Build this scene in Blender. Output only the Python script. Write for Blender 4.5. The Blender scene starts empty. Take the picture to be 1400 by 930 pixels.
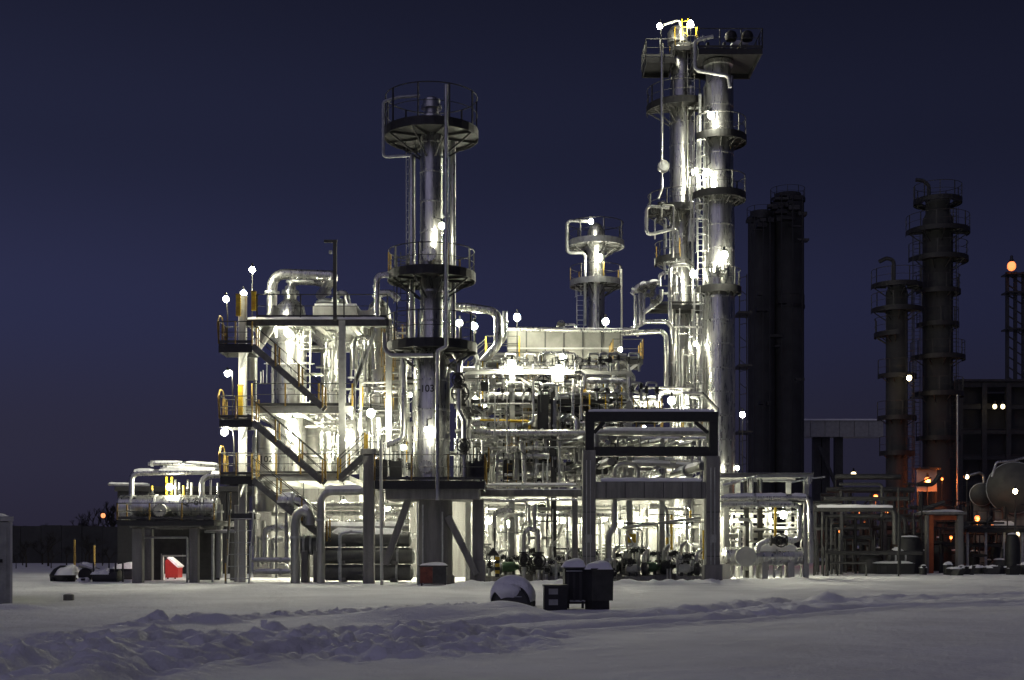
import bpy, math, random
import numpy as np
from mathutils import Vector, Matrix

R = random.Random(11)
sc = bpy.context.scene
col = sc.collection
rad = math.radians

# ------------------------------------------------------------------ camera
F = 1750.0                       # focal length in photograph pixels (45 mm on 36 mm)
EYE, HOR = 1.7, 745.0            # eye height, horizon row
cd = bpy.data.cameras.new('camera'); cam = bpy.data.objects.new('camera', cd); col.objects.link(cam)
cam.location = (0, 0, EYE); cam.rotation_euler = (rad(90), 0, 0)
cd.lens = 45; cd.sensor_width = 36; cd.shift_y = (HOR - 465) / 1400; cd.clip_end = 3000; cd.clip_start = 0.1
sc.camera = cam

# ------------------------------------------------------------------ dusk sky
wd = bpy.data.worlds.new('World'); sc.world = wd; wd.use_nodes = True
nt = wd.node_tree; bg = nt.nodes['Background']
tc = nt.nodes.new('ShaderNodeTexCoord'); sx = nt.nodes.new('ShaderNodeSeparateXYZ')
nt.links.new(tc.outputs['Generated'], sx.inputs[0])
rp = nt.nodes.new('ShaderNodeValToRGB'); rp.color_ramp.interpolation = 'EASE'
stops = [(0.0, (.0200, .0180, .034)), (.07, (.0228, .0218, .043)), (.18, (.0215, .0238, .060)),
         (.30, (.0142, .0162, .039)), (.42, (.0095, .0107, .025)), (1.0, (.0068, .0075, .018))]
while len(rp.color_ramp.elements) < len(stops): rp.color_ramp.elements.new(.5)
for e, (p, c) in zip(rp.color_ramp.elements, stops): e.position = p; e.color = (*c, 1)
nt.links.new(sx.outputs['Z'], rp.inputs[0])
# the sky is a little darker to the east (right) than to the west (left)
mr = nt.nodes.new('ShaderNodeMapRange'); mr.inputs[1].default_value = -.45; mr.inputs[2].default_value = .45
mr.inputs[3].default_value = 1.15; mr.inputs[4].default_value = .62
nt.links.new(sx.outputs['X'], mr.inputs[0])
mx = nt.nodes.new('ShaderNodeMix'); mx.data_type = 'RGBA'; mx.blend_type = 'MULTIPLY'; mx.inputs[0].default_value = 1
nt.links.new(rp.outputs[0], mx.inputs[6]); nt.links.new(mr.outputs[0], mx.inputs[7])
nt.links.new(mx.outputs[2], bg.inputs[0]); bg.inputs[1].default_value = 1.0

# twilight glow from the western sky behind the camera
sd = bpy.data.lights.new('twilight_sun', 'SUN'); sd.energy = .30; sd.angle = rad(70); sd.color = (.72, .67, 1.0)
so = bpy.data.objects.new('twilight_sun', sd); col.objects.link(so); so.rotation_euler = (rad(52), 0, rad(-25))

sc.view_settings.view_transform = 'Standard'; sc.view_settings.look = 'None'
sc.view_settings.exposure = 0.0; sc.view_settings.gamma = 1.0; sc.view_settings.use_curve_mapping = False
sc.render.engine = 'CYCLES'
cy = sc.cycles
cy.use_denoising = True; cy.max_bounces = 5; cy.diffuse_bounces = 3; cy.glossy_bounces = 3
cy.transmission_bounces = 2; cy.volume_bounces = 0; cy.transparent_max_bounces = 4
cy.sample_clamp_indirect = 5; cy.sample_clamp_direct = 0; cy.caustics_reflective = False; cy.caustics_refractive = False
cy.use_light_tree = True

# ------------------------------------------------------------------ materials
def nodes(m):
    m.use_nodes = True
    return m.node_tree, m.node_tree.nodes['Principled BSDF']

def mat(name, c, rough=.6, metal=0., var=.25, scale=1.5, bump=0., bscale=20., c2=None, rvar=.0, streak=False, spec=.5):
    m = bpy.data.materials.new(name); t, b = nodes(m)
    b.inputs['Roughness'].default_value = rough; b.inputs['Metallic'].default_value = metal
    b.inputs['Specular IOR Level'].default_value = spec
    tcn = t.nodes.new('ShaderNodeTexCoord'); mp = t.nodes.new('ShaderNodeMapping')
    t.links.new(tcn.outputs['Object'], mp.inputs[0])
    if streak: mp.inputs['Scale'].default_value = (3, 3, .35)
    n = t.nodes.new('ShaderNodeTexNoise'); n.inputs['Scale'].default_value = scale; n.inputs['Detail'].default_value = 6
    n.inputs['Roughness'].default_value = .65
    t.links.new(mp.outputs[0], n.inputs['Vector'])
    cr = t.nodes.new('ShaderNodeValToRGB')
    d = c2 if c2 else tuple(x * (1 - var) for x in c)
    cr.color_ramp.elements[0].color = (*d, 1); cr.color_ramp.elements[1].color = (*c, 1)
    cr.color_ramp.elements[0].position = .34; cr.color_ramp.elements[1].position = .62
    t.links.new(n.outputs['Fac'], cr.inputs[0]); t.links.new(cr.outputs[0], b.inputs['Base Color'])
    if rvar:
        mrn = t.nodes.new('ShaderNodeMapRange')
        mrn.inputs[1].default_value = .3; mrn.inputs[2].default_value = .7
        mrn.inputs[3].default_value = rough - rvar; mrn.inputs[4].default_value = rough + rvar
        n2 = t.nodes.new('ShaderNodeTexNoise'); n2.inputs['Scale'].default_value = scale * 2.3; n2.inputs['Detail'].default_value = 4
        t.links.new(mp.outputs[0], n2.inputs['Vector'])
        t.links.new(n2.outputs['Fac'], mrn.inputs[0]); t.links.new(mrn.outputs[0], b.inputs['Roughness'])
    if bump:
        bn = t.nodes.new('ShaderNodeTexNoise'); bn.inputs['Scale'].default_value = bscale; bn.inputs['Detail'].default_value = 5
        t.links.new(tcn.outputs['Object'], bn.inputs['Vector'])
        bp = t.nodes.new('ShaderNodeBump'); bp.inputs['Strength'].default_value = bump; bp.inputs['Distance'].default_value = .05
        t.links.new(bn.outputs['Fac'], bp.inputs['Height']); t.links.new(bp.outputs[0], b.inputs['Normal'])
    return m

M = {
 'alu':   mat('aluminium_cladding', (.58, .58, .56), .32, .95, .42, 1.3, .14, 3.5, rvar=.12, streak=True),
 'alu2':  mat('dull_cladding', (.42, .42, .40), .38, .92, .3, 1.3, .1, 4, rvar=.08, streak=True),
 'galv':  mat('galvanised_steel', (.48, .49, .49), .5, .6, .35, 4, .1, 30, rvar=.1),
 'grey':  mat('grey_paint', (.36, .365, .35), .55, 0, .3, 2.5, .1, 25),
 'pale':  mat('pale_paint', (.50, .50, .46), .5, 0, .22, 1.3, .08, 20),
 'steel': mat('weathered_steel', (.13, .13, .128), .6, .15, .45, 2.5, .1, 25),
 'dark':  mat('dark_steel', (.055, .055, .055), .6, .2, .4, 3, .1, 30),
 'black': mat('black_iron', (.022, .022, .023), .55, .1, .4, 6, .1, 40),
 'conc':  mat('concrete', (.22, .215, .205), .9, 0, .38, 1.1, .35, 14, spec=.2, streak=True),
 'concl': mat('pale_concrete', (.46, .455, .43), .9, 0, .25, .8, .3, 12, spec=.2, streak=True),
 'yellow': mat('yellow_paint', (.60, .42, .012), .5, 0, .35, 4, c2=(.36, .21, .012)),
 'ochre': mat('worn_yellow_paint', (.36, .245, .045), .6, 0, .4, 5, c2=(.20, .115, .03)),
 'white': mat('white_paint', (.72, .72, .68), .45, 0, .12, 2),
 'red':   mat('red_paint', (.36, .022, .018), .45, 0, .3, 2),
 'rust':  mat('rusty_red_paint', (.17, .045, .03), .7, 0, .5, 4),
 'orange': mat('orange_paint', (.42, .10, .03), .6, 0, .35, 2.5),
 'green': mat('green_paint', (.05, .11, .05), .6, 0, .3, 3),
 'print': mat('black_lettering', (.012, .012, .013), .6, 0, .2, 5),
 'hood':  mat('sheet_metal_panel', (.20, .20, .18), .5, .3, .35, .9, .1, 6, rvar=.08),
 'trunk': mat('bark', (.03, .025, .02), .9, 0, .4, 4),
 'twig':  mat('bare_twigs', (.03, .027, .025), .9, 0, .4, 4),
 'rubber': mat('tyre_rubber', (.02, .02, .02), .8, 0, .3, 4),
}
def snow_mat():
    m = bpy.data.materials.new('snow'); t, b = nodes(m)
    b.inputs['Base Color'].default_value = (.80, .80, .83, 1); b.inputs['Roughness'].default_value = .75
    b.inputs['Specular IOR Level'].default_value = .15
    tcn = t.nodes.new('ShaderNodeTexCoord')
    hs = None
    for s, st, di in ((1.6, .5, .16), (6.5, .6, .06), (22, .7, .025)):
        n = t.nodes.new('ShaderNodeTexNoise'); n.inputs['Scale'].default_value = s; n.inputs['Detail'].default_value = 8
        t.links.new(tcn.outputs['Object'], n.inputs['Vector'])
        bp = t.nodes.new('ShaderNodeBump'); bp.inputs['Strength'].default_value = st; bp.inputs['Distance'].default_value = di
        t.links.new(n.outputs['Fac'], bp.inputs['Height'])
        if hs: t.links.new(hs.outputs[0], bp.inputs['Normal'])
        hs = bp
    t.links.new(hs.outputs[0], b.inputs['Normal'])
    n = t.nodes.new('ShaderNodeTexNoise'); n.inputs['Scale'].default_value = .35; n.inputs['Detail'].default_value = 7
    t.links.new(tcn.outputs['Object'], n.inputs['Vector'])
    cr = t.nodes.new('ShaderNodeValToRGB')
    cr.color_ramp.elements[0].color = (.76, .755, .77, 1); cr.color_ramp.elements[1].color = (.90, .90, .92, 1)
    cr.color_ramp.elements[0].position = .3; cr.color_ramp.elements[1].position = .6
    t.links.new(n.outputs['Fac'], cr.inputs[0]); t.links.new(cr.outputs[0], b.inputs['Base Color'])
    return m
M['snow'] = snow_mat()
_em = {}
def glow(c, s):
    k = (c, s)
    if k not in _em:
        m = bpy.data.materials.new('lamp_glow'); t, b = nodes(m)
        b.inputs['Base Color'].default_value = (.8, .8, .8, 1)
        b.inputs['Emission Color'].default_value = (*c, 1); b.inputs['Emission Strength'].default_value = s
        _em[k] = m
    return _em[k]
WHITE, SODIUM, WARM, PINK = (1, .975, .75), (1, .20, .025), (1, .80, .42), (1, .70, .72)

# ------------------------------------------------------------------ mesh building
def W(x, y, Y):
    return Vector(((x - 700) * Y / F, Y, EYE + (HOR - y) * Y / F))
def Z(y, Y): return EYE + (HOR - y) * Y / F
def X(x, Y): return (x - 700) * Y / F
def S(p, Y): return p * Y / F          # a length of p photo pixels at depth Y, in metres

ORG = {}
class MB:
    def __init__(s): s.v = []; s.f = []
    def raw(s, v, f):
        o = len(s.v); s.v += [tuple(p) for p in v]; s.f += [tuple(i + o for i in q) for q in f]; return s
    def box(s, x0, x1, y0, y1, z0, z1):
        v = [(x, y, z) for z in (z0, z1) for y in (y0, y1) for x in (x0, x1)]
        return s.raw(v, [(0, 2, 3, 1), (4, 5, 7, 6), (0, 1, 5, 4), (2, 6, 7, 3), (0, 4, 6, 2), (1, 3, 7, 5)])
    def bar(s, p0, p1, w, h, up=(0, 0, 1)):
        p0, p1 = Vector(p0), Vector(p1); d = (p1 - p0).normalized(); u = Vector(up)
        if abs(d.dot(u)) > .98: u = Vector((0, 1, 0))
        a = d.cross(u).normalized(); u = a.cross(d).normalized()
        v = []
        for p in (p0, p1):
            for i, j in ((-1, -1), (1, -1), (1, 1), (-1, 1)): v.append(p + a * (w / 2 * i) + u * (h / 2 * j))
        return s.raw(v, [(3, 2, 1, 0), (4, 5, 6, 7), (0, 1, 5, 4), (1, 2, 6, 5), (2, 3, 7, 6), (3, 0, 4, 7)])
    def ibeam(s, p0, p1, w, h, t=.03):
        p0, p1 = Vector(p0), Vector(p1); d = (p1 - p0).normalized()
        if abs(d.z) > .98:
            o = Vector((0, 1, 0))
        else:
            o = d.cross(Vector((0, 0, 1))).normalized().cross(d).normalized()
        k = o * (h / 2 - t / 2)
        s.bar(p0 + k, p1 + k, w, t, o); s.bar(p0 - k, p1 - k, w, t, o); s.bar(p0, p1, t, h - 2 * t, o)
        return s
    def cyl(s, p0, p1, r0, r1=None, n=12, cap=True):
        r1 = r0 if r1 is None else r1
        p0, p1 = Vector(p0), Vector(p1); d = (p1 - p0).normalized()
        u = Vector((1, 0, 0)) if abs(d.x) < .9 else Vector((0, 1, 0))
        a = d.cross(u).normalized(); b = d.cross(a)
        v = []
        for p, r in ((p0, r0), (p1, r1)):
            for i in range(n):
                t = 2 * math.pi * i / n; v.append(p + (a * math.cos(t) + b * math.sin(t)) * r)
        f = [(i, n + i, n + (i + 1) % n, (i + 1) % n) for i in range(n)]
        if cap: f += [tuple(range(n)), tuple(range(2 * n - 1, n - 1, -1))]
        return s.raw(v, f)
    def tube(s, pts, r, n=8, bend=None, cap=True):
        pts = [Vector(p) for p in pts]
        bend = 3.0 * r if bend is None else bend
        path = [pts[0]]
        for i in range(1, len(pts) - 1):
            a, b, c = pts[i - 1], pts[i], pts[i + 1]
            d0, d1 = (a - b), (c - b); l0, l1 = d0.length, d1.length
            if l0 < 1e-6 or l1 < 1e-6: continue
            d0, d1 = d0 / l0, d1 / l1
            cosv = max(-1, min(1, d0.dot(d1))); ang = math.acos(cosv)
            if ang > 3.08 or ang < .05 or bend <= 0: path.append(b); continue
            k = min(bend / math.tan(ang / 2), l0 * .49, l1 * .49)
            q0, q1 = b + d0 * k, b + d1 * k
            for j in range(6):
                t = j / 5; path.append((q0 * (1 - t) + b * t) * (1 - t) + (b * (1 - t) + q1 * t) * t)
        path.append(pts[-1])
        d = (path[1] - path[0]).normalized()
        u = Vector((0, 0, 1)) if abs(d.z) < .9 else Vector((0, 1, 0))
        a = d.cross(u).normalized()
        v = []; m = len(path)
        for i, p in enumerate(path):
            if i == 0: d = path[1] - path[0]
            elif i == m - 1: d = path[-1] - path[-2]
            else: d = (path[i + 1] - p).normalized() + (p - path[i - 1]).normalized()
            if d.length < 1e-9: d = Vector((0, 0, 1))
            d = d.normalized(); a = (a - d * a.dot(d))
            a = a.normalized() if a.length > 1e-6 else d.orthogonal().normalized()
            b = d.cross(a)
            for j in range(n):
                t = 2 * math.pi * j / n; v.append(p + (a * math.cos(t) + b * math.sin(t)) * r)
        f = []
        for i in range(m - 1):
            for j in range(n):
                f.append((i * n + j, i * n + (j + 1) % n, (i + 1) * n + (j + 1) % n, (i + 1) * n + j))
        if cap: f += [tuple(range(n - 1, -1, -1)), tuple(range((m - 1) * n, m * n))]
        return s.raw(v, f)
    def lathe(s, c, prof, n=20, axis='z', a0=0.):
        c = Vector(c); v = []
        ex = {'z': (Vector((1, 0, 0)), Vector((0, 1, 0)), Vector((0, 0, 1))),
              'x': (Vector((0, 1, 0)), Vector((0, 0, 1)), Vector((1, 0, 0))),
              'y': (Vector((0, 0, 1)), Vector((1, 0, 0)), Vector((0, 1, 0)))}[axis]
        for r, h in prof:
            for i in range(n):
                t = a0 + 2 * math.pi * i / n; v.append(c + ex[0] * (r * math.cos(t)) + ex[1] * (r * math.sin(t)) + ex[2] * h)
        f = []
        m = len(prof)
        for k in range(m - 1):
            for i in range(n): f.append((k * n + i, k * n + (i + 1) % n, (k + 1) * n + (i + 1) % n, (k + 1) * n + i))
        f += [tuple(range(n - 1, -1, -1)), tuple(range((m - 1) * n, m * n))]
        return s.raw(v, f)
    def sector(s, c, r0, r1, a0, a1, z0, z1, n=28):
        v = []; cx, cy_ = c
        full = abs(a1 - a0) > 359
        k = n if full else n + 1
        for i in range(k):
            t = rad(a0 + (a1 - a0) * i / n)
            for r in (r0, r1):
                for z in (z0, z1): v.append((cx + r * math.cos(t), cy_ + r * math.sin(t), z))
        f = []
        for i in range(n):
            a = i * 4; b = ((i + 1) % k) * 4
            f += [(a + 1, a + 3, b + 3, b + 1), (a, b, b + 2, a + 2), (a + 2, b + 2, b + 3, a + 3), (a, a + 1, b + 1, b)]
        if not full: f += [(0, 2, 3, 1), (n * 4, n * 4 + 1, n * 4 + 3, n * 4 + 2)]
        return s.raw(v, f)
    def arc(s, c, r, a0, a1, z, t, n=28):
        pts = [(c[0] + r * math.cos(rad(a0 + (a1 - a0) * i / n)), c[1] + r * math.sin(rad(a0 + (a1 - a0) * i / n)), z) for i in range(n + 1)]
        return s.tube(pts, t, 5, 0)
    def ico(s, c, r, sx=1, sy=1, sz=1):
        g = (1 + 5 ** .5) / 2
        v = [Vector(p).normalized() for p in [(-1, g, 0), (1, g, 0), (-1, -g, 0), (1, -g, 0), (0, -1, g), (0, 1, g), (0, -1, -g), (0, 1, -g), (g, 0, -1), (g, 0, 1), (-g, 0, -1), (-g, 0, 1)]]
        f = [(0, 11, 5), (0, 5, 1), (0, 1, 7), (0, 7, 10), (0, 10, 11), (1, 5, 9), (5, 11, 4), (11, 10, 2), (10, 7, 6), (7, 1, 8), (3, 9, 4), (3, 4, 2), (3, 2, 6), (3, 6, 8), (3, 8, 9), (4, 9, 5), (2, 4, 11), (6, 2, 10), (8, 6, 7), (9, 8, 1)]
        cache = {}; nf = []
        def mid(a, b):
            k = (min(a, b), max(a, b))
            if k not in cache: v.append(((v[a] + v[b]) / 2).normalized()); cache[k] = len(v) - 1
            return cache[k]
        for a, b, c_ in f:
            ab, bc, ca = mid(a, b), mid(b, c_), mid(c_, a)
            nf += [(a, ab, ca), (b, bc, ab), (c_, ca, bc), (ab, bc, ca)]
        c = Vector(c)
        return s.raw([c + Vector((p.x * r * sx, p.y * r * sy, p.z * r * sz)) for p in v], nf)
    def mesh(s, name, m, org=(0, 0, 0), smooth=True):
        o = Vector(org)
        me = bpy.data.meshes.new(name)
        me.from_pydata([(p[0] - o.x, p[1] - o.y, p[2] - o.z) for p in s.v], [], s.f)
        me.materials.append(M[m] if isinstance(m, str) else m)
        if smooth:
            me.shade_smooth(); me.set_sharp_from_angle(angle=rad(38))
        return me
    def build(s, name, m, parent=None, smooth=True):
        if parent is not None:
            org = ORG[parent]
            ob = bpy.data.objects.new(name, s.mesh(name, m, org, smooth)); col.objects.link(ob); ob.parent = parent
            ORG[ob] = org
        else:
            a = np.array(s.v); org = Vector(((a[:, 0].min() + a[:, 0].max()) / 2, (a[:, 1].min() + a[:, 1].max()) / 2, a[:, 2].min()))
            ob = bpy.data.objects.new(name, s.mesh(name, m, org, smooth)); col.objects.link(ob); ob.location = org
            ORG[ob] = org
        if m in ('conc', 'concl') and not smooth:
            bv = ob.modifiers.new('worn_edge', 'BEVEL'); bv.width = .035; bv.segments = 2; bv.limit_method = 'ANGLE'
        return ob

LBL = []
def tag(o, label, cat, group=None, kind=None):
    if label: o['label'] = label; LBL.append(o)
    if cat: o['category'] = cat
    if group: o['group'] = group
    o['kind'] = kind or 'thing'
    return o
def thing(name, label, cat, base, group=None):
    o = bpy.data.objects.new(name, None); col.objects.link(o); o.location = Vector(base); o.empty_display_size = .3
    ORG[o] = Vector(base); return tag(o, label, cat, group)
def inst(me, name, parent, loc, rot=(0, 0, 0)):
    o = bpy.data.objects.new(name, me); col.objects.link(o); o.parent = parent
    o.location = Vector(loc) - ORG[parent]; o.rotation_euler = rot
    ORG[o] = Vector(loc); return o
_cache = {}
def cached(key, fn):
    if key not in _cache: _cache[key] = fn()
    return _cache[key]
def structure(o): o['kind'] = 'structure'; return o

def post_mesh(h, w, m):
    return cached(('post', round(h, 2), w, m), lambda: MB().box(-w / 2, w / 2, -w / 2, w / 2, 0, h).mesh('post', m, smooth=False))
def snow_cap(pts, r, m=None):
    """a ridge of settled snow lying along the level runs of a pipe or beam"""
    b = MB(); ok = False
    for p, q in zip(pts[:-1], pts[1:]):
        p, q = Vector(p), Vector(q); d = q - p; L = d.length
        if L < .25 or abs(d.z) > .35 * L: continue
        ok = True; d.normalize(); a = d.cross(Vector((0, 0, 1))).normalized()
        n = max(3, min(40, int(L / .25))); v = []; f = []
        e = min(r, L * .2)
        for i in range(n + 1):
            c = p + d * (e + (L - 2 * e) * i / n); k = (R.uniform(.75, 1.1)) * (.45 if i in (0, n) else 1)
            for t in (-1, -.75, -.3, .3, .75, 1):
                h = (1 - abs(t) ** 2.2) * r * .6 * k + r * math.sqrt(max(0, 1 - (t * .9) ** 2)) * .98
                v.append(c + a * (t * r * .9) + Vector((0, 0, h)))
        for i in range(n):
            for j in range(5): f.append((i * 6 + j, i * 6 + j + 1, i * 6 + 7 + j, i * 6 + 6 + j))
        f += [tuple(range(5, -1, -1)), tuple(range(n * 6, n * 6 + 6))]
        b.raw(v, f)
    return b if ok else None

# ---- valves and flanges are shared meshes
def valve_mesh(k=1.):
    def f():
        b = MB(); b.lathe((0, 0, -.26), [(.17, 0), (.17, .05), (.1, .06), (.13, .18), (.16, .26), (.13, .34), (.1, .46), (.17, .47), (.17, .52)], 10)
        b.cyl((0, 0, 0), (0, -.34, 0), .06, .045, 8); b.cyl((0, -.12, 0), (0, -.16, 0), .13, .13, 10)
        return b.mesh('valve', 'black')
    return cached(('valve',), f)
def wheel_mesh():
    def f():
        b = MB(); pts = [(.2 * math.cos(i * math.pi / 8), 0, .2 * math.sin(i * math.pi / 8)) for i in range(17)]
        b.tube(pts, .022, 5, 0, False)
        for i in range(3):
            a = i * math.pi / 3; b.bar((-.2 * math.cos(a), 0, -.2 * math.sin(a)), (.2 * math.cos(a), 0, .2 * math.sin(a)), .025, .025)
        b.cyl((0, -.03, 0), (0, .05, 0), .03, .03, 6)
        return b.mesh('handwheel', 'black')
    return cached(('wheel',), f)
def flange_mesh(r, m='galv'):
    r = round(r, 2)
    return cached(('fl', r, m), lambda: MB().lathe((0, 0, -.05), [(r * 1.02, 0), (r * 1.5, 0), (r * 1.5, .045), (r * 1.2, .046), (r * 1.2, .054), (r * 1.5, .055), (r * 1.5, .1), (r * 1.02, .1)], 14).mesh('flange', m))
def add_valve(parent, loc, along='z', size=1., face=0.):
    rot = {'z': (0, 0, face), 'x': (0, math.pi / 2, 0), 'y': (math.pi / 2, 0, 0)}[along]
    v = inst(valve_mesh(), 'valve', parent, loc, rot); v.scale = (size,) * 3
    w = bpy.data.objects.new('handwheel', wheel_mesh()); col.objects.link(w); w.parent = v
    w.location = (0, -.36, 0); ORG[w] = ORG[v]
    return v

FILL = []
def pipe(label, Y, pts, rp, m='alu', snow=False, valves=(), flanges=(), name='pipe', cat='pipe', bend=None, n=10, group=None, fill=False):
    """pts: (x, y) photo pixels at depth Y, or (x, y, Y) or ('w', X, Y, Z)"""
    if fill:
        FILL.append((label, Y, pts, rp, m, snow, valves, flanges)); return
    P = []
    for p in pts:
        if p[0] == 'w': P.append(Vector(p[1:]))
        else: P.append(W(p[0], p[1], p[2] if len(p) > 2 else Y))
    r = S(rp, Y)
    zs = [p.z for p in P]; lo = min(range(len(P)), key=lambda i: P[i].z)
    t = thing(name, label, cat, P[lo], group)
    MB().tube(P, r, n, bend).build('pipe_run', m, t)
    if snow:
        b = snow_cap(P, r)
        if b: b.build('snow_cap', 'snow', t)
    # a welded flange pair at the ends and where asked
    for i, k in flanges:
        p, q = P[i], P[i + 1]; d = (q - p).normalized(); c = p.lerp(q, k)
        e = d.to_track_quat('Z', 'Y').to_euler()
        inst(flange_mesh(r), 'flange', t, c, e)
    for i, k in valves:
        p, q = P[i], P[i + 1]; d = (q - p).normalized(); c = p.lerp(q, k)
        al = 'z' if abs(d.z) > .7 else ('x' if abs(d.x) > .7 else 'y')
        add_valve(t, c, al, max(.5, min(2.2, r / .085)))
    return t

# ---- railings, platforms, stairs, ladders
def rail_line(parent, pts, h=1.05, step=1.2, pm='ochre', rm='dark', pw=.05, toe=True, every=1, closed=False):
    """hand rail, knee rail and kick plate along pts (world, deck level), posts as single pieces"""
    pts = [Vector(p) for p in pts]; up = Vector((0, 0, 1))
    b = MB()
    b.tube([p + up * h for p in pts], .024, 6, 0); b.tube([p + up * h * .52 for p in pts], .016, 5, 0)
    b.build('handrail', rm, parent)
    if toe:
        k = MB()
        for p, q in zip(pts[:-1], pts[1:]): k.bar(p + up * .09, q + up * .09, .012, .13)
        k.build('kick_plate', rm, parent, False)
    tot = 0; pos = [(pts[0], pts[1] - pts[0])]
    for p, q in zip(pts[:-1], pts[1:]):
        d = q - p; L = d.length; m = max(1, round(L / step)) if L > step * .5 else 0
        if m: pos += [(p + d * (i / m), d) for i in range(1, m + 1)]
        else:
            tot += L
            if tot >= step: pos.append((q, d)); tot = 0
    for i, (p, d) in enumerate(pos):
        mm = pm if i % every == 0 else rm
        inst(post_mesh(h, pw, mm), 'post', parent, p, (0, 0, math.atan2(d.y, d.x)))

def round_platform(col_t, cx, cy_, z, r0, r1, a0=-180, a1=180, pm='dark', brackets=8, rail=1.1, dm='dark', every=2):
    dm = 'black' if dm == 'dark' else dm
    p = MB().sector((cx, cy_), r0 + .02, r1, a0, a1, z - .06, z, 30).build('platform', dm, col_t, False)
    MB().sector((cx, cy_), r1 - .015, r1 + .01, a0, a1, z - .22, z + .16, 30).build('kick_plate', dm, p, False)
    n = 28
    pts = [(cx + (r1 - .04) * math.cos(rad(a0 + (a1 - a0) * i / n)), cy_ + (r1 - .04) * math.sin(rad(a0 + (a1 - a0) * i / n)), z) for i in range(n + 1)]
    rail_line(p, pts, rail, 1.25, pm, 'dark', .06, False, every)
    def br():
        w = r1 - r0
        b = MB(); b.bar((r0, 0, -.11), (r1 - .02, 0, -.11), .06, .1); b.bar((r0, 0, -.1 - w * .62), (r1 - .15, 0, -.15), .05, .07)
        return b.mesh('bracket', 'dark', smooth=False)
    me = cached(('br', round(r0, 2), round(r1, 2)), br)
    for i in range(brackets):
        a = rad(a0 + (a1 - a0) * (i + .5) / brackets)
        inst(me, 'bracket', p, (cx, cy_, z), (0, 0, a))
    return p

def flat_platform(parent, x0, x1, y0, y1, z, sides='lrfb', thick=.16, h=1.05, pm='ochre', step=1.2, every=1, dm='black', snow=False):
    p = MB().box(x0, x1, y0, y1, z - .05, z).build('deck', dm, parent, False)
    b = MB()
    for q0, q1 in (((x0, y0), (x1, y0)), ((x0, y1), (x1, y1))): b.bar((q0[0], q0[1], z - .06 - thick / 2), (q1[0], q1[1], z - .06 - thick / 2), .08, thick)
    for xx in (x0 + .05, x1 - .05): b.bar((xx, y0 + .05, z - .06 - thick / 2), (xx, y1 - .05, z - .06 - thick / 2), .07, thick * .9)
    b.build('edge_beam', dm, p, False)
    c = {'f': ((x0, y0), (x1, y0)), 'b': ((x0, y1), (x1, y1)), 'l': ((x0, y0), (x0, y1)), 'r': ((x1, y0), (x1, y1))}
    for s_ in sides:
        (ax, ay), (bx_, by) = c[s_]
        rail_line(p, [(ax, ay, z), (bx_, by, z)], h, step, pm, 'dark', .06, True, every)
    if snow:
        sb = snow_cap([(x0 + .1, (y0 + y1) / 2, z - .25), (x1 - .1, (y0 + y1) / 2, z - .25)], min(.5, (y1 - y0) / 2))
    return p

def stair(label, top, bot, width=.85, pm='ochre', name='stair_flight', m='steel', post_step=1.35):
    """straight flight whose going lies in the X-Z plane; top and bot are world points on the near stringer"""
    top, bot = Vector(top), Vector(bot); dy = Vector((0, width, 0))
    t = thing(name, label, 'stairs', bot)
    for k, o in enumerate((Vector((0, 0, 0)), dy)):
        MB().bar(top + o, bot + o, .06, .28).build('stringer', m, t, False)
    n = max(3, int(abs(top.z - bot.z) / .21)); d = bot - top
    me = cached(('tread', round(width, 2), m), lambda: MB().box(-.14, .14, .04, width - .04, -.02, .02).mesh('tread', 'galv', smooth=False))
    for i in range(1, n): inst(me, 'tread', t, top + d * (i / n))
    up = Vector((0, 0, 1))
    for o in (Vector((0, -.03, 0)), dy + Vector((0, .03, 0))):
        rail_line(t, [top + o, bot + o], 1.0, post_step, pm, 'dark', .07, False)
    return t

def ladder(parent, p0, z1, facing='f', cage=True, w=.42, m='galv'):
    """vertical ladder from p0 up to z1; facing f: climbed from the camera's side"""
    x, y, z0 = p0
    b = MB(); b.bar((x - w / 2, y, z0), (x - w / 2, y, z1), .045, .045); b.bar((x + w / 2, y, z0), (x + w / 2, y, z1), .045, .045)
    z = z0 + .2
    while z < z1: b.bar((x - w / 2, y, z), (x + w / 2, y, z), .025, .025); z += .32
    l = b.build('ladder', m, parent, False)
    if cage:
        sgn = -1 if facing == 'f' else 1
        c = MB(); z = z0 + 2.0
        hoops = []
        while z < z1 - .1:
            pts = [(x + .36 * math.cos(t), y + sgn * (.05 + .62 * math.sin(t)), z) for t in [math.pi * i / 8 for i in range(9)]]
            c.tube(pts, .014, 4, 0); z += .85
        if z > z0 + 2.1:
            for t in (.15, .5, .85):
                xx, yy = x + .36 * math.cos(t * math.pi), y + sgn * (.05 + .62 * math.sin(t * math.pi)); c.bar((xx, yy, z0 + 2.0), (xx, yy, z1), .03, .012)
            c.build('safety_cage', m, l, False)
    return l

def text_on(parent, s, loc, size, R_cyl=None, m='print', off=.012, depth_dir=-1):
    """black stencilled characters lying on a drum or a column that faces the camera"""
    cu = bpy.data.curves.new('lettering', 'FONT'); cu.body = s; cu.size = size; cu.align_x = 'CENTER'; cu.offset = size * .018
    o = bpy.data.objects.new('lettering_tmp', cu); col.objects.link(o)
    dg = bpy.context.evaluated_depsgraph_get(); me = bpy.data.meshes.new_from_object(o.evaluated_get(dg))
    bpy.data.objects.remove(o); me.name = 'lettering'; me.materials.clear(); me.materials.append(M[m])
    for v in me.vertices:
        x, z = v.co.x, v.co.y
        v.co = R_cyl(x, z) if R_cyl else Vector((x, -off, z))
    ob = bpy.data.objects.new('lettering', me); col.objects.link(ob); ob.parent = parent; ob.location = Vector(loc) - ORG[parent]
    ORG[ob] = ORG[parent]
    return ob

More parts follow.
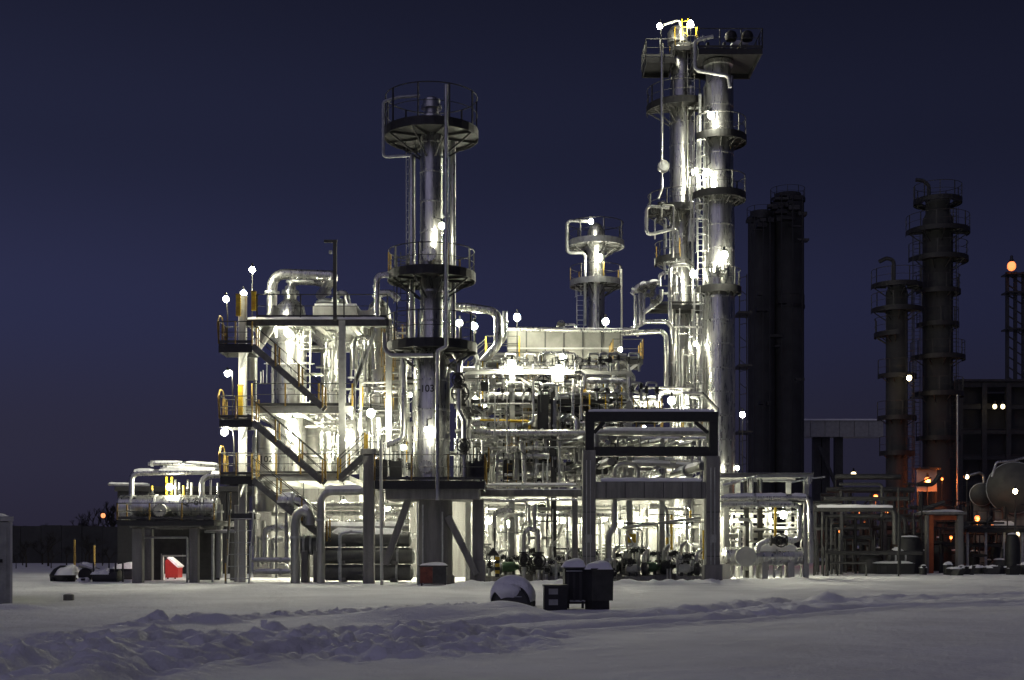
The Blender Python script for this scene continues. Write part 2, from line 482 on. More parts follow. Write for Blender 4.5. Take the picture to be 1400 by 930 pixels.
GAIN = .66
_ico = {}
def lamp(label, x, y, Y, e=300, r=.16, c=WHITE, hold=None, name='work_lamp', cat='lamp', spill=0):
    """a lit lamp: glass, reflector hood, ballast and the pole or arm that carries it.
    spill: a coloured lamp whose glass glows dimly gets its light from a point source beside the glass"""
    p = W(x, y, Y); e = round(e * GAIN, 1)
    if c == WHITE: r, e = r * .85, round(e * 1.36)      # small, hot burners
    H = []
    for q in (hold or []):
        H.append(Vector(q[1:]) if q[0] == 'w' else W(q[0], q[1], q[2] if len(q) > 2 else Y))
    base = min(H, key=lambda q: q.z) if H else p
    t = thing(name, label, cat, base)
    key = (round(r, 3), c, e)
    if key not in _ico: _ico[key] = MB().ico((0, 0, 0), r, 1, 1, 1.15).mesh('lamp_glass', glow(c, e))
    inst(_ico[key], 'lamp_glass', t, p)
    MB().lathe(p + Vector((0, 0, r * .98)), [(r * .62, 0), (r * .66, r * .1), (r * .5, r * .5), (r * .34, r * .7), (r * .3, r * 1.4), (r * .12, r * 1.5)], 12).build('lamp_cap', 'dark', t)
    g_ = MB()
    for k in range(4):
        a = k * math.pi / 2 + .4
        g_.tube([p + Vector((math.cos(a) * r * 1.18, math.sin(a) * r * 1.18, r * .5)), p + Vector((math.cos(a) * r * 1.18, math.sin(a) * r * 1.18, -r * .5)), p + Vector((0, 0, -r * 1.3))], .008, 4, 0)
    g_.build('guard_wire', 'dark', t)
    if spill:
        ld = bpy.data.lights.new('lamp_light', 'POINT'); ld.energy = spill; ld.color = c; ld.shadow_soft_size = .05
        lo = bpy.data.objects.new('lamp_light', ld); col.objects.link(lo); lo.parent = t; lo.location = p - ORG[t] + Vector((0, -r * 1.6, -r * .6))
    if H:
        k = p + Vector((0, 0, r * 2.0))
        below = all(q.z < p.z for q in H)
        pts = ([p - Vector((0, 0, r))] if below and abs(H[0].x - p.x) < .05 else [k]) + H
        MB().tube(pts, .03, 6, .1).build('lamp_arm', 'dark', t)
    return t

# ================================================================== SETTING
def vnoise(x, y, seed):
    xi, yi = np.floor(x).astype(np.int64), np.floor(y).astype(np.int64); xf, yf = x - xi, y - yi
    def h(a, b):
        n = (a * 374761393 + b * 668265263 + seed * 974711) & 0x7fffffff
        n = ((n ^ (n >> 13)) * 1274126177) & 0x7fffffff
        return ((n ^ (n >> 16)) & 0xffff) / 65535.0
    u, v = xf * xf * (3 - 2 * xf), yf * yf * (3 - 2 * yf)
    return (h(xi, yi) * (1 - u) + h(xi + 1, yi) * u) * (1 - v) + (h(xi, yi + 1) * (1 - u) + h(xi + 1, yi + 1) * u) * v
def fbm(x, y, seed, o=4):
    s = 0; a = .5
    for k in range(o): s = s + a * (vnoise(x * 2 ** k, y * 2 ** k, seed + k) - .5); a *= .5
    return s
def G(x, y):                     # ground point under a photo pixel
    Y = EYE * F / (y - HOR); return X(x, Y), Y
def seg_dist(x, y, pts):
    d = np.full(x.shape, 1e9)
    for (ax, ay), (bx, by) in zip(pts[:-1], pts[1:]):
        dx, dy = bx - ax, by - ay; t = np.clip(((x - ax) * dx + (y - ay) * dy) / (dx * dx + dy * dy), 0, 1)
        d = np.minimum(d, np.hypot(x - ax - t * dx, y - ay - t * dy))
    return d
def smooth(e0, e1, v):
    t = np.clip((v - e0) / (e1 - e0), 0, 1); return t * t * (3 - 2 * t)
TR = [[G(-200, 960), G(120, 900), G(420, 868), G(700, 852), G(950, 838), G(1110, 822), G(1420, 811)],
      [G(-150, 1010), G(250, 905), G(520, 880), G(760, 860), G(1000, 845), G(1200, 830), G(1500, 822)]]
CH = [G(-60, 905), G(180, 880), G(330, 885), G(480, 880), G(560, 872)]
CH2 = [G(960, 838), G(1110, 824), G(1250, 818), G(1420, 822), G(1500, 822)]
EDGE = [(X(640, 53), 53.5), (X(760, 53), 53), (X(880, 54), 54), (X(1000, 56), 56.3), (X(1120, 60), 61), (X(1250, 66), 66), (X(1420, 70), 69)]
def ground_h(x, y):
    R2 = random.Random(4)
    h = .10 * fbm(x * .12, y * .12, 3) + .05 * fbm(x * .7, y * .7, 9, 3)
    h = h + .02 * fbm(x * 3.1, y * 3.1, 21, 2)
    for tr in TR:
        d = seg_dist(x, y, tr); w = .6
        lug = .03 * np.sign(np.sin(y * 9 + x * 4)) * np.exp(-(d / .3) ** 2)
        h = h + lug - .14 * np.exp(-(d / .36) ** 4) + .07 * np.exp(-((d - .72) / .24) ** 2) * (1 + 1.0 * fbm(x * 2.7, y * 2.7, 5, 3))
    for c, wd_, am in ((CH, 3.2, .44), (CH2, 2.2, .20)):
        k = 1 - smooth(wd_ * .5, wd_ * 1.2, seg_dist(x, y, c))
        n1 = fbm(x * 1.5, y * 1.5, 31, 5); n2 = np.abs(fbm(x * 2.9 + 7, y * 2.9, 37, 4))
        n3 = fbm(x * 4.3, y * 4.3, 53, 3); h = h + k * (am * n1 + am * 1.3 * (.16 - n2) + am * .7 * n3)
    k = np.exp(-(seg_dist(x, y, EDGE) / .8) ** 2); h = h + k * (.16 + .5 * np.abs(fbm(x * 1.5, y * 1.5, 41, 4)))
    for px, py, sx_, sy_, a in ((590, 846, 2.1, 1.0, .34), (690, 842, 1.1, .8, .34), (690, 830, .9, .5, .18), (800, 836, 1.4, .8, .06), (350, 806, 1.8, 1.0, .2), (410, 808, 1.4, .8, .16), (20, 832, 1.0, .5, .16), (375, 862, .25, .2, .22), (1130, 824, 1.3, .5, .2), (215, 852, .5, .3, .2), (295, 851, .6, .3, .22)):
        gx, gy = G(px, py); h = h + a * np.exp(-((x - gx) / sx_) ** 2 - ((y - gy) / sy_) ** 2)
    # a line of footprints and two scuffed spots
    for path, n_ in [((G(170, 856), G(420, 840), G(560, 833), G(662, 826)), 46)]:
        P_ = np.array(path); L_ = np.concatenate([[0], np.cumsum(np.hypot(*np.diff(P_, axis=0).T))])
        for i_ in range(n_):
            s_ = L_[-1] * i_ / n_; fx, fy = np.interp(s_, L_, P_[:, 0]), np.interp(s_, L_, P_[:, 1])
            fx += (.14 if i_ % 2 else -.14) + R2.uniform(-.05, .05); fy += (.12 if i_ % 2 else -.12) + R2.uniform(-.06, .06)
            m_ = (np.abs(x - fx) < .7) & (np.abs(y - fy) < .7)
            if m_.any():
                q_ = ((x[m_] - fx) / .17) ** 2 + ((y[m_] - fy) / .2) ** 2
                h[m_] += -.16 * np.exp(-q_ ** 2) + .05 * np.exp(-((np.sqrt(q_) - 1.6) / .4) ** 2)
    far = smooth(58, 64, y) * (1 - smooth(20, 60, np.abs(x) * .3))
    return h * (1 - .75 * smooth(57.5, 63, y)) - .02
def build_ground():
    xs = np.concatenate([np.linspace(-900, -60, 16), np.linspace(-50, -22.2, 70), np.arange(-22, 30, .11), np.linspace(30.5, 60, 60), np.linspace(75, 900, 16)])
    ys = np.concatenate([np.linspace(-60, 6, 12), np.linspace(7, 13.6, 14), np.arange(14, 36, .1), np.arange(36, 70, .2), np.linspace(71, 110, 30), np.linspace(125, 2200, 24)])
    xx, yy = np.meshgrid(xs, ys); zz = ground_h(xx, yy)
    v = np.stack([xx.ravel(), yy.ravel(), zz.ravel()], 1); nx, ny = len(xs), len(ys)
    i = np.arange(nx * ny).reshape(ny, nx)
    f = np.stack([i[:-1, :-1].ravel(), i[:-1, 1:].ravel(), i[1:, 1:].ravel(), i[1:, :-1].ravel()], 1)
    me = bpy.data.meshes.new('snow_ground'); me.vertices.add(len(v)); me.vertices.foreach_set('co', v.ravel())
    me.loops.add(f.size); me.loops.foreach_set('vertex_index', f.ravel().astype(np.int32))
    me.polygons.add(len(f)); me.polygons.foreach_set('loop_start', np.arange(0, f.size, 4, dtype=np.int32)); me.polygons.foreach_set('loop_total', np.full(len(f), 4, dtype=np.int32))
    me.update(); me.validate(); me.shade_smooth(); me.materials.append(M['snow'])
    o = bpy.data.objects.new('snow_ground', me); col.objects.link(o); o['kind'] = 'structure'; ORG[o] = Vector((0, 0, 0))
build_ground()
def gz(x, y): return float(ground_h(np.array([x]), np.array([y]))[0])

# ================================================================== COLUMNS
def tower(name, label, x, Y, prof, m='alu', bands=True, n=24, band_step=1.3, cat='column'):
    """prof: (row, radius px) from the foot to the head"""
    cx = X(x, Y)
    pr = [(S(r, Y), Z(y, Y)) for y, r in prof]
    pr[0] = (pr[0][0], max(pr[0][1], -.1))
    base = Vector((cx, Y, pr[0][1]))
    t = thing(name, label, cat, base)
    MB().lathe((cx, Y, 0), pr, n).build('shell', m, t)
    if bands:
        z = pr[0][1] + .8
        zt = pr[-1][1]
        while z < zt - .3:
            for (ra, za), (rb, zb) in zip(pr[:-1], pr[1:]):
                if za <= z <= zb and abs(ra - rb) < .02 and ra > .1:
                    me = cached(('band', round(ra, 3), m), lambda: MB().lathe((0, 0, 0), [(ra + .001, -.05), (ra + .02, -.04), (ra + .02, .04), (ra + .001, .05)], n).mesh('cladding_band', m))
                    inst(me, 'cladding_band', t, (cx, Y, z)); break
            z += band_step
    t['_r'] = 0; del t['_r']
    return t, cx
def manway(t, c, r, d, m='alu2', name='manway'):
    """round bolted cover facing the camera, at world point c on the front of a shell"""
    b = MB(); b.lathe(c, [(r * .8, 0), (r * .8, -d * .6), (r, -d * .6), (r, -d), (r * .25, -d), (r * .2, -d - .03)], 20, 'y')
    o = b.build(name, m, t)
    k = MB()
    for i in range(14):
        a = i * math.pi / 7; q = Vector(c) + Vector((r * .9 * math.cos(a), -d, r * .9 * math.sin(a)))
        k.cyl(q, q + Vector((0, -.035, 0)), .022, .022, 6)
    k.build('bolt_ring', 'dark', o)['kind'] = 'stuff'
    return o

# ---------------- the numbered column on its concrete pier
Y1 = 56.0
c103, cx = tower('distillation_column', 'tall aluminium clad column stencilled 103 with four round platforms', 590, Y1,
    [(668, 26), (640, 25), (494, 25), (480, 15.5), (160, 15.5), (157, 9), (150, 9), (149.5, 14), (145, 14), (144.5, 12), (137, 12), (134, 7), (132, 1)], n=32)
Rl, Ru = S(25, Y1), S(15.5, Y1)
for y, rp, pm, h, ev in ((476, 62, 'dark', 1.35, 1), (379, 60, 'ochre', 1.1, 3), (184, 64, 'dark', 1.6, 1)):
    round_platform(c103, cx, Y1, Z(y, Y1), Ru, S(rp, Y1), -180, 180, pm, 8, h, 'dark', ev)
text_on(c103, '-103', (cx, Y1, Z(538.5, Y1)), .42, lambda x, z: Vector(((Rl + .012) * math.sin((x - .2) / Rl), -(Rl + .012) * math.cos((x - .2) / Rl), z)))
manway(c103, (cx - .05, Y1 - Ru + .1, Z(352, Y1)), S(10, Y1), .35, 'alu')
manway(c103, (cx - .2, Y1 - Rl + .1, Z(640, Y1)), S(9, Y1), .3, 'alu')
ladder(c103, (X(549, Y1), Y1 + .25, Z(476, Y1)), Z(379, Y1) + 1.0, 'f', True, .45, 'dark')
ladder(c103, (X(560, Y1), Y1 + .6, Z(379, Y1)), Z(184, Y1), 'f', False, .4, 'alu2')
# its square service deck
dk = flat_platform(c103, X(518, Y1), X(664, Y1), 54.3, 58.4, Z(657, 54.3), 'lrf', .3, 1.1, 'ochre', 1.4)
for k, (xx, yy) in enumerate(((521, 628), (541, 630), (640, 633), (655, 630))):
    MB().box(X(xx, 55.2) - .25, X(xx, 55.2) + .25, 55.2, 55.6, Z(655, 55), Z(yy, 55)).build('valve_box', ('black', 'ochre')[k == 9], c103, False)
# pier and braced legs
def octo(x, Y, r0, y0, y1, taper=1.):
    return [(S(r0 * taper, Y), Z(y0, Y)), (S(r0, Y), Z(y1, Y))]
pr = thing('concrete_pier', 'round weathered concrete pier carrying the column stencilled 103', 'pier', (cx, Y1, -.1))
MB().lathe((cx + .18, Y1, 0), [(S(26, Y1), -.2), (S(26, Y1), .35), (S(23.5, Y1), .4), (S(23, Y1), Z(669, Y1))], 24).build('shaft', 'conc', pr)
MB().box(X(532, Y1), X(656, Y1), 54.5, 57.6, Z(684, 55.5), Z(668, 55.5)).build('head_slab', 'conc', pr, False)
for a, b in (((561, 676), (527, 772)), ((612, 706), (652, 786))):
    MB().bar(W(a[0], a[1], 55.2), W(b[0], b[1], 55.2), .3, .36, (0, 1, 0)).build('brace', 'conc', pr, False)
def conc_post(label, x0, x1, y0, Y, m='conc', foot=0, head=None, name='concrete_post'):
    t = thing(name, label, 'post', (X((x0 + x1) / 2, Y), Y, -.1)); w = S(x1 - x0, Y) / 2; xc = X((x0 + x1) / 2, Y)
    MB().box(xc - w, xc + w, Y - w, Y + w, -.15, Z(y0, Y)).build('shaft', m, t, False)
    if foot: MB().box(xc - w - .1, xc + w + .1, Y - w - .1, Y + w + .1, -.2, foot).build('plinth', m, t, False)
    if head: MB().box(xc - head, xc + head, Y - head, Y + head, Z(y0, Y) + .002, Z(y0, Y) + .25).build('capital', m, t, False)
    return t
conc_post('grey concrete post left of the pier under the column stencilled 103', 497, 512, 622, 56.2, 'conc', 0, .35)
conc_post('stout grey concrete post right of the pier with a wide square plinth', 646, 661, 684, 55.6, 'conc', 1.05)

# pipes clipped to the numbered column
pipe('slim downcomer pipe in front of the column stencilled 103 down to the pier', 53.6, [(610, 116), (610, 474), (598, 480), (598, 684)], 2.8, 'alu', flanges=((0, .5),), bend=.12)
pipe('grey riser pipe just right of the column stencilled 103', 56.6, [(619, 190), (619, 440), (619, 480), (628, 492), (628, 600)], 4.2, 'alu')
pipe('dull riser pipe hugging the left side of the column stencilled 103', 56.4, [(563, 212), (563, 470), (552, 490), (552, 600), (520, 612), (520, 650)], 4.4, 'alu')
pipe('rectangular vent loop hanging off the dark top platform', 55.0, [(574, 131), (545, 133), (524, 139), (524, 215), (560, 213)], 2.0, 'galv')
pipe('short elbow pipe rising beside the second platform of the numbered column', 55.4, [(543, 377), (516, 377), (516, 432)], 3.0, 'alu')
pipe('bent drain pipe curling under the lowest round platform', 54.2, [(592, 486), (535, 486), (526, 478), (526, 455)], 3.2, 'alu2')
pipe('thin upright pipe at the left corner of the square deck', 54.2, [(521, 602), (521, 700), (522, 800)], 2.2, 'pale')
pipe('dark upright pipe right of the column stencilled 103', 55.0, [(627, 500), (627, 560), (634, 575), (634, 665)], 3.6, 'alu', valves=((0, .35), (2, .4)))
for k, (xx, ya, yb) in enumerate(((571, 686, 800), (578, 690, 800), (605, 700, 795))):
    pipe('thin cable conduit running down the face of the concrete pier', 54.2, [(xx, ya), (xx, yb)], 1.1, 'galv', name='conduit')
# manifold hung on the right of the column above the deck
pipe('dark curved header pipe beside the shoulder of the numbered column', 56.2, [(600, 500), (622, 500), (630, 515), (630, 566)], 5.0, 'alu2', valves=((2, .5),))
pipe('dark valve line hung low beside the numbered column', 56.0, [(618, 540), (640, 545), (640, 585), (622, 590)], 2.6, 'alu2', valves=((1, .5),))
for k in range(8):
    xx = 628 + k * 4.5
    pipe('short upright drain pipe on the deck of the numbered column', 55.6 + .2 * (k % 3), [(xx, 600 + (k * 7) % 23), (xx, 652)], 1.3 + .5 * (k % 2), 'galv', valves=((0, .5),) if k % 2 else ())
for k in range(6):
    xx = 527 + k * 6.5
    pipe('short valved pipe on the left half of the column deck', 55.6 + .2 * (k % 3), [(xx, 604 + (k * 7) % 19), (xx, 652)], 1.5, 'galv', valves=((0, .55),) if k % 2 else ())

# ---------------- the two lit columns on the right
Y2, Y3 = 70.0, 72.5
cB, xB = tower('distillation_column', 'thick brightly lit clad column right of the portal frame', 982, Y2,
    [(785, 21), (655, 21), (640, 20.5), (120, 20.5), (112, 17), (98, 17), (92, 17), (91.5, 20), (86, 20), (84, 14), (76, 8), (74, 2)], n=30)
RB = S(20.5, Y2)
round_platform(cB, xB, Y2, Z(192, Y2), RB, S(38, Y2), -150, 80, 'dark', 6, 1.1)
round_platform(cB, xB, Y2, Z(270, Y2), RB, S(37, Y2), -170, 70, 'dark', 6, 1.1)
round_platform(cB, xB, Y2, Z(398, Y2), RB, S(31, Y2), -180, 20, 'dark', 6, 1.1)
# wide square head platform with pumps on top
flat_platform(cB, X(949, Y2), X(1034, Y2), Y2 - 1.7, Y2 + 1.9, Z(66, Y2 - 1.7), 'lrfb', .28, 1.05, 'dark', 1.0)
for xx in (962, 984, 1006): MB().bar((X(xx, Y2), Y2 - 1.6, Z(76, Y2)), (X(xx, Y2), Y2 + 1.8, Z(76, Y2)), .14, .2).build('joist', 'dark', cB, False)
for k, xx in enumerate((996, 1018)):
    b = MB(); b.lathe((X(xx, Y2), Y2 - .8, Z(64, Y2)), [(.05, 0), (.28, .02), (.34, .25), (.26, .45), (.1, .55)], 12); b.build('vent_cowl', 'black', cB)
MB().box(X(1000, Y2), X(1022, Y2), Y2 - .3, Y2 + .5, Z(64, Y2) + .002, Z(58, Y2)).build('snow_cap', 'snow', cB)
manway(cB, (xB - .3, Y2 - RB + .12, Z(372, Y2)), S(8, Y2), .4, 'alu')
ladder(cB, (X(958, Y2), Y2 - .3, Z(398, Y2)), Z(192, Y2), 'f', True, .4)
ladder(cB, (X(953, Y2), Y2 - .5, Z(640, Y2)), Z(398, Y2), 'f', True, .4)

cA, xA = tower('distillation_column', 'slimmer clad column left of the thick lit column, crowned by lamps', 931, Y3,
    [(785, 16), (600, 16), (590, 15.5), (120, 15.5), (110, 14), (60, 14), (56, 8), (54, 2)], n=26)
RA = S(15.5, Y3)
round_platform(cA, xA, Y3, Z(150, Y3), RA, S(47, Y3), -200, 10, 'dark', 7, 1.1)
flat_platform(cA, X(880, Y3), X(918, Y3), Y3 - 1.3, Y3 + 1.0, Z(78, Y3 - 1.3), 'lrf', .26, 1.0, 'dark', .9)
flat_platform(cA, X(919, Y3), X(948, Y3), Y3 - 1.2, Y3 + 1.0, Z(62, Y3 - 1.2), 'lf', .22, 1.0, 'yellow', 1.0)
round_platform(cA, xA, Y3, Z(292, Y3), RA, S(46, Y3), -205, -60, 'dark', 5, 1.0)
round_platform(cA, xA, Y3, Z(358, Y3), RA, S(36, Y3), -205, -100, 'ochre', 4, 1.0)
flat_platform(cA, X(884, Y3), X(960, Y3), Y3 - 2.2, Y3 - .8, Z(416, Y3 - 2.2), 'f', .2, 1.0, 'dark', 1.2)
ladder(cA, (X(942, Y3), Y3 - .75, Z(292, Y3)), Z(78, Y3), 'f', False, .38, 'pale')
# head equipment of the slim column: square hood with a yellow ladder
b = MB(); b.lathe((X(926, Y3), Y3 - .2, Z(62, Y3)), [(S(14, Y3), 0), (S(14, Y3), S(14, Y3)), (S(9, Y3), S(22, Y3)), (S(3, Y3), S(24, Y3))], 16); b.build('head_drum', 'alu2', cA)
ladder(cA, (X(932, Y3), Y3 - 1.25, Z(62, Y3)), Z(38, Y3), 'f', False, .3, 'yellow')

PR = [  # label, depth, points, radius px, material, extras
 ('bright thin pipe running the full height right of the thick column', 70.0, [(1000, 104), (1000, 262), (1002, 300), (1003, 652)], 2.4, 'alu'),
 ('bright slim pipe between the two tall lit columns', 71.6, [(947, 168), (947, 420), (948, 590)], 2.2, 'alu'),
 ('thick riser pipe between the two tall lit columns', 72.0, [(955, 400), (955, 620)], 4.0, 'alu'),
 ('thin riser pipe between the two tall lit columns', 71.8, [(962, 300), (962, 600)], 1.6, 'alu'),
 ('thin pipe falling from the lamp crowned platform past a round box', 71.0, [(905, 60), (905, 258), (900, 272)], 1.9, 'alu'),
 ('vent pipe arching over between the two lamps of the slim column', 71.5, [(908, 34), (930, 27), (930, 62)], 1.6, 'pale'),
 ('grey vent loop hooked around the wide head platform', 68.2, [(975, 50), (950, 56), (950, 96), (996, 104), (998, 120)], 2.6, 'galv'),
 ('rectangular silver pipe loop on the upper left of the slim column', 70.4, [(915, 284), (884, 282), (884, 322), (926, 312), (926, 330)], 2.3, 'alu'),
 ('hooked silver pipe below the rectangular loop on the slim column', 70.4, [(926, 318), (920, 322), (920, 352)], 1.8, 'alu'),
 ('inverted U pipe beside the slim column, outer of two', 70.0, [(916, 446), (916, 364), (940, 362), (946, 370)], 2.6, 'alu'),
 ('inverted U pipe beside the slim column, inner of two', 70.2, [(902, 392), (902, 374), (926, 372), (930, 380), (930, 412)], 2.4, 'alu'),
 ('tall silver pipe along the left side of the slim column', 71.0, [(921, 400), (921, 590)], 2.6, 'alu'),
 ('second silver pipe along the left side of the slim column', 71.2, [(928, 430), (930, 592)], 2.8, 'alu'),
 ('stepped silver pipe down the lower left of the slim column', 70.6, [(944, 440), (944, 535), (937, 548), (937, 640)], 2.4, 'alu'),
 ('long white pipe bridging from the panelled hood to the slim column', 70.0, [(706, 450), (836, 452), (862, 451), (882, 440), (913, 440), (919, 448), (921, 470)], 3.2, 'alu'),
 ('second bridging pipe just below the long white one', 70.6, [(838, 457), (905, 453), (911, 460), (911, 540)], 3.6, 'alu'),
 ('left upright of the pipe pair under the side manifold', 69.8, [(869, 448), (869, 404)], 2.4, 'alu'),
 ('middle upright of the pipes under the side manifold', 69.8, [(875, 446), (875, 402)], 2.4, 'alu'),
 ('right upright of the pipes under the side manifold', 69.8, [(880, 444), (880, 400)], 2.0, 'alu'),
 ('snowy side manifold pipe stepping out left of the slim column', 69.8, [(864, 402), (872, 392), (885, 388), (902, 386)], 3.4, 'alu'),
 ('slanting lower manifold pipe left of the slim column', 69.8, [(880, 428), (904, 410), (904, 396)], 3.0, 'alu'),
 ('white pipe bundle elbow at the foot of the slim column', 68.0, [(900, 566), (900, 540), (908, 534), (932, 536)], 4.6, 'alu'),
 ('upper white level pipe running left from the slim column foot', 68.0, [(860, 545), (900, 545)], 2.6, 'alu'),
 ('lower white level pipe running left from the slim column foot', 68.0, [(860, 553), (902, 553)], 3.8, 'alu'),
]
for l, Y, pts, r, m in PR:
    sn = any(w in l for w in ('snowy', 'bridging', 'level'))
    pipe(l, Y, pts, r, m, snow=sn and 'bridging' not in l, flanges=((0, .5),) if r > 2.5 else ())
b = thing('junction_box', 'round grey junction box on the thin pipe left of the slim column', 'box', W(907, 236, 70.9))
MB().lathe(W(907, 228, 70.8), [(.1, -.16), (S(8, 71), -.15), (S(8, 71), .12), (.1, .14)], 14, 'y').build('casing', 'alu2', b)
MB().lathe(W(907, 228, 70.8), [(.1, -.17), (S(6, 71), -.165), (S(6, 71), -.14)], 14, 'y').build('cover', 'galv', b)
for k, (xx, yy) in enumerate(((893, 290), (902, 282), (912, 288), (900, 300), (922, 290))):
    v = thing('valve_cluster', 'small black valve cluster high on the slim column', 'valve', W(xx, yy + 6, 70.6))
    add_valve(v, W(xx, yy, 70.6), 'z', .8, k * .7); add_valve(v, W(xx + 4, yy - 3, 70.9), 'x', .6)
for k, (xx, yy) in enumerate(((878, 398), (888, 404), (896, 412), (890, 394))):
    v = thing('valve_cluster', 'black valve cluster on the side manifold', 'valve', W(xx, yy + 6, 69.6))
    add_valve(v, W(xx, yy, 69.6), 'x', .8, k * .7); add_valve(v, W(xx + 4, yy - 3, 69.9), 'z', .7)
for k, (xx, yy) in enumerate(((973, 362), (982, 366), (992, 362), (986, 374))):
    v = thing('valve_cluster', 'small black valve on the third platform of the thick lit column', 'valve', W(xx, yy + 6, 68.7))
    add_valve(v, W(xx, yy, 68.8), 'z', .7, k * .5)

# ---------------- short lit column behind the panelled hood
Y4 = 84.0
cC, xC = tower('distillation_column', 'short lit column with two round platforms behind the panelled hood', 815, Y4,
    [(780, 12), (500, 12), (420, 11.5), (345, 11.5), (340, 15), (334, 15), (328, 12), (318, 12), (308, 7), (305, 2)], n=24)
round_platform(cC, xC, Y4, Z(334, Y4), S(12, Y4), S(38, Y4), -180, 180, 'dark', 8, 1.35, 'galv')
round_platform(cC, xC, Y4, Z(388, Y4), S(12, Y4), S(36, Y4), -180, 180, 'ochre', 8, 1.05, 'galv', 2)
manway(cC, (xC, Y4 - S(12, Y4) + .1, Z(385, Y4)), S(7, Y4), .5, 'alu')
ladder(cC, (X(793, Y4), Y4 - .4, Z(450, Y4)), Z(388, Y4), 'f', True, .45)
pipe('rectangular vent loop left of the short column top', 83.2, [(806, 303), (775, 302), (775, 346), (797, 346), (800, 350), (800, 445)], 2.2, 'galv')
pipe('thin white pole right of the short column', 82.0, [(850, 368), (850, 478)], 1.4, 'pale', name='pole', cat='pole')
pipe('bright thin riser on the face of the short column', 83.0, [(818, 392), (818, 450)], 1.6, 'alu')

M['exch'] = mat('exchanger_insulation', (.13, .13, .125), .6, .3, .4, 1.5, .2, 5)  # dark mottled tone for the stacked exchangers

# ================================================================== LEFT STRUCTURE AND STAIR TOWER
def frame_post(parent, x, y, z0, z1, w=.28, m='grey'):
    return MB().ibeam((x, y, z0), (x, y, z1), w, w, .03).build('steel_column', m, parent, False)
def frame_beam(parent, p, q, h=.3, m='grey', w=.2, name='beam'):
    return MB().ibeam(p, q, w, h, .03).build(name, m, parent, False)
YL, YB = 59.0, 67.0
z1, z2, z3 = Z(436, YL), Z(556, YL), Z(649, YL)
xl, xm, xr = X(332, YL), X(468, YL), X(530, YL)
st = thing('steel_structure', 'open grey steel structure of three floors behind the zigzag stairs', 'structure', (xl, YL, 0))
MB().box(xl - .17, xl + .17, YL - .17, YL + .17, -.1, Z(404, YL)).build('concrete_column', 'concl', st, False)
MB().box(X(318, YL), X(324, YL), YL + .3, YL + .6, -.1, Z(690, YL)).build('concrete_column', 'concl', st, False)
for xx in (xm,): frame_post(st, xx, YL, Z(655, YL), z1 - .1, .3)
for xx in (xl, xm, xr): frame_post(st, xx, YB, -.1, z1 - .1, .3, 'pale')
frame_post(st, xr, YL + .6, z3, z1 - .1, .28)
for z, xe, m in ((z1 - .17, xr + .2, 'steel'), (z2 - .15, X(482, YL), 'grey'), (z3 - .12, X(478, YL), 'grey')):
    frame_beam(st, (xl + .18, YL - .02, z), (xe, YL - .02, z), .34, m)
    frame_beam(st, (xl + .18, YB, z), (xr, YB, z), .34, 'pale')
    for k in range(5):
        xx = xl + .3 + (xe - xl - .5) * k / 4; frame_beam(st, (xx, YL + .15, z - .02), (xx, YB - .2, z - .02), .26, 'pale')
# floor plates in strips, left open round the vessels
for z, xe in ((z1, xr), (z2, xm), (z3, xm)):
    for k in range(2): MB().box(xl + .2, xe, YL + .1 + k * 6.6, YL + 1.2 + k * 6.6, z - .004, z + .04).build('floor_plate', 'galv', st, False)
for k in range(7):
    xx = xl + .5 + (xr - xl - 1.0) * k / 6
    MB().box(xx - .35, xx + .35, YL + 1.3, YB - .2, z1 - .004, z1 + .036).build('floor_plate', 'galv', st, False)
rail_line(st, [(X(352, YL), YL - .1, z1), (xr, YL - .1, z1)], 1.1, 1.9, 'dark', 'dark', .06)
rail_line(st, [(X(345, YL), YL - .1, z2), (X(482, YL), YL - .1, z2)], 1.05, 1.35, 'ochre', 'dark', .07)
rail_line(st, [(X(345, YL), YL - .1, z3), (X(478, YL), YL - .1, z3)], .95, 1.1, 'ochre', 'dark', .07)
rail_line(st, [(xl, YB, z1), (xr, YB, z1)], 1.1, 1.7, 'ochre', 'dark', .06)
b = snow_cap([(X(335, YL), YL - .06, z1 - .12), (xr, YL - .06, z1 - .12)], .14); b.build('snow_ridge', 'snow', st)
# cross braces
for a, c in (((345, 800), (372, 560)),):
    pass
for (a, c) in (((500, 480), (478, 545)), ((512, 455), (484, 530))):
    MB().bar(W(a[0], a[1], 60.5), W(c[0], c[1], 60.5), .12, .16).build('brace', 'galv', st, False)

YS = 57.4
for k, (yy, lab) in enumerate(((470, 'topmost stair landing with a rounded rail end on the zigzag stairs'), (572, 'middle stair landing with yellow posts on the zigzag stairs'), (650, 'lowest stair landing with yellow posts on the zigzag stairs'))):
    xa, xb = X(299 + k, YS), X(345, YS)
    t = thing('stair_landing', lab, 'landing', (xa, YS, Z(yy, YS)))
    p = flat_platform(t, xa, xb, YS, YS + 1.5, Z(yy, YS), 'flb', .34, 1.0, 'ochre', .75)
    zz = Z(yy, YS)
    MB().tube([(xa - .02, YS + .1, zz + .1), (xa - .08, YS + .1, zz + .95), (xa - .08, YS + .5, zz + 1.35), (xa - .08, YS + 1.0, zz + 1.35), (xa - .08, YS + 1.4, zz + .95), (xa - .02, YS + 1.4, zz + .1)], .035, 6, .25).build('rail_hoop', 'ochre', t)
    MB().bar((xb - .5, YS + 1.2, zz - .2), (X(330, YL), YL - .1, zz - .9), .12, .14).build('knee_brace', 'galv', t, False)
stair('upper flight of the zigzag stairs from roof landing to second floor', W(345, 473, YS), W(441, 557, YS), .9)
stair('middle flight of the zigzag stairs down to the first floor', W(345, 577, YS), W(441, 659, YS), .9)
stair('lowest flight of the zigzag stairs sinking behind snowy pipes', W(345, 656, YS), W(447, 740, YS), .9)
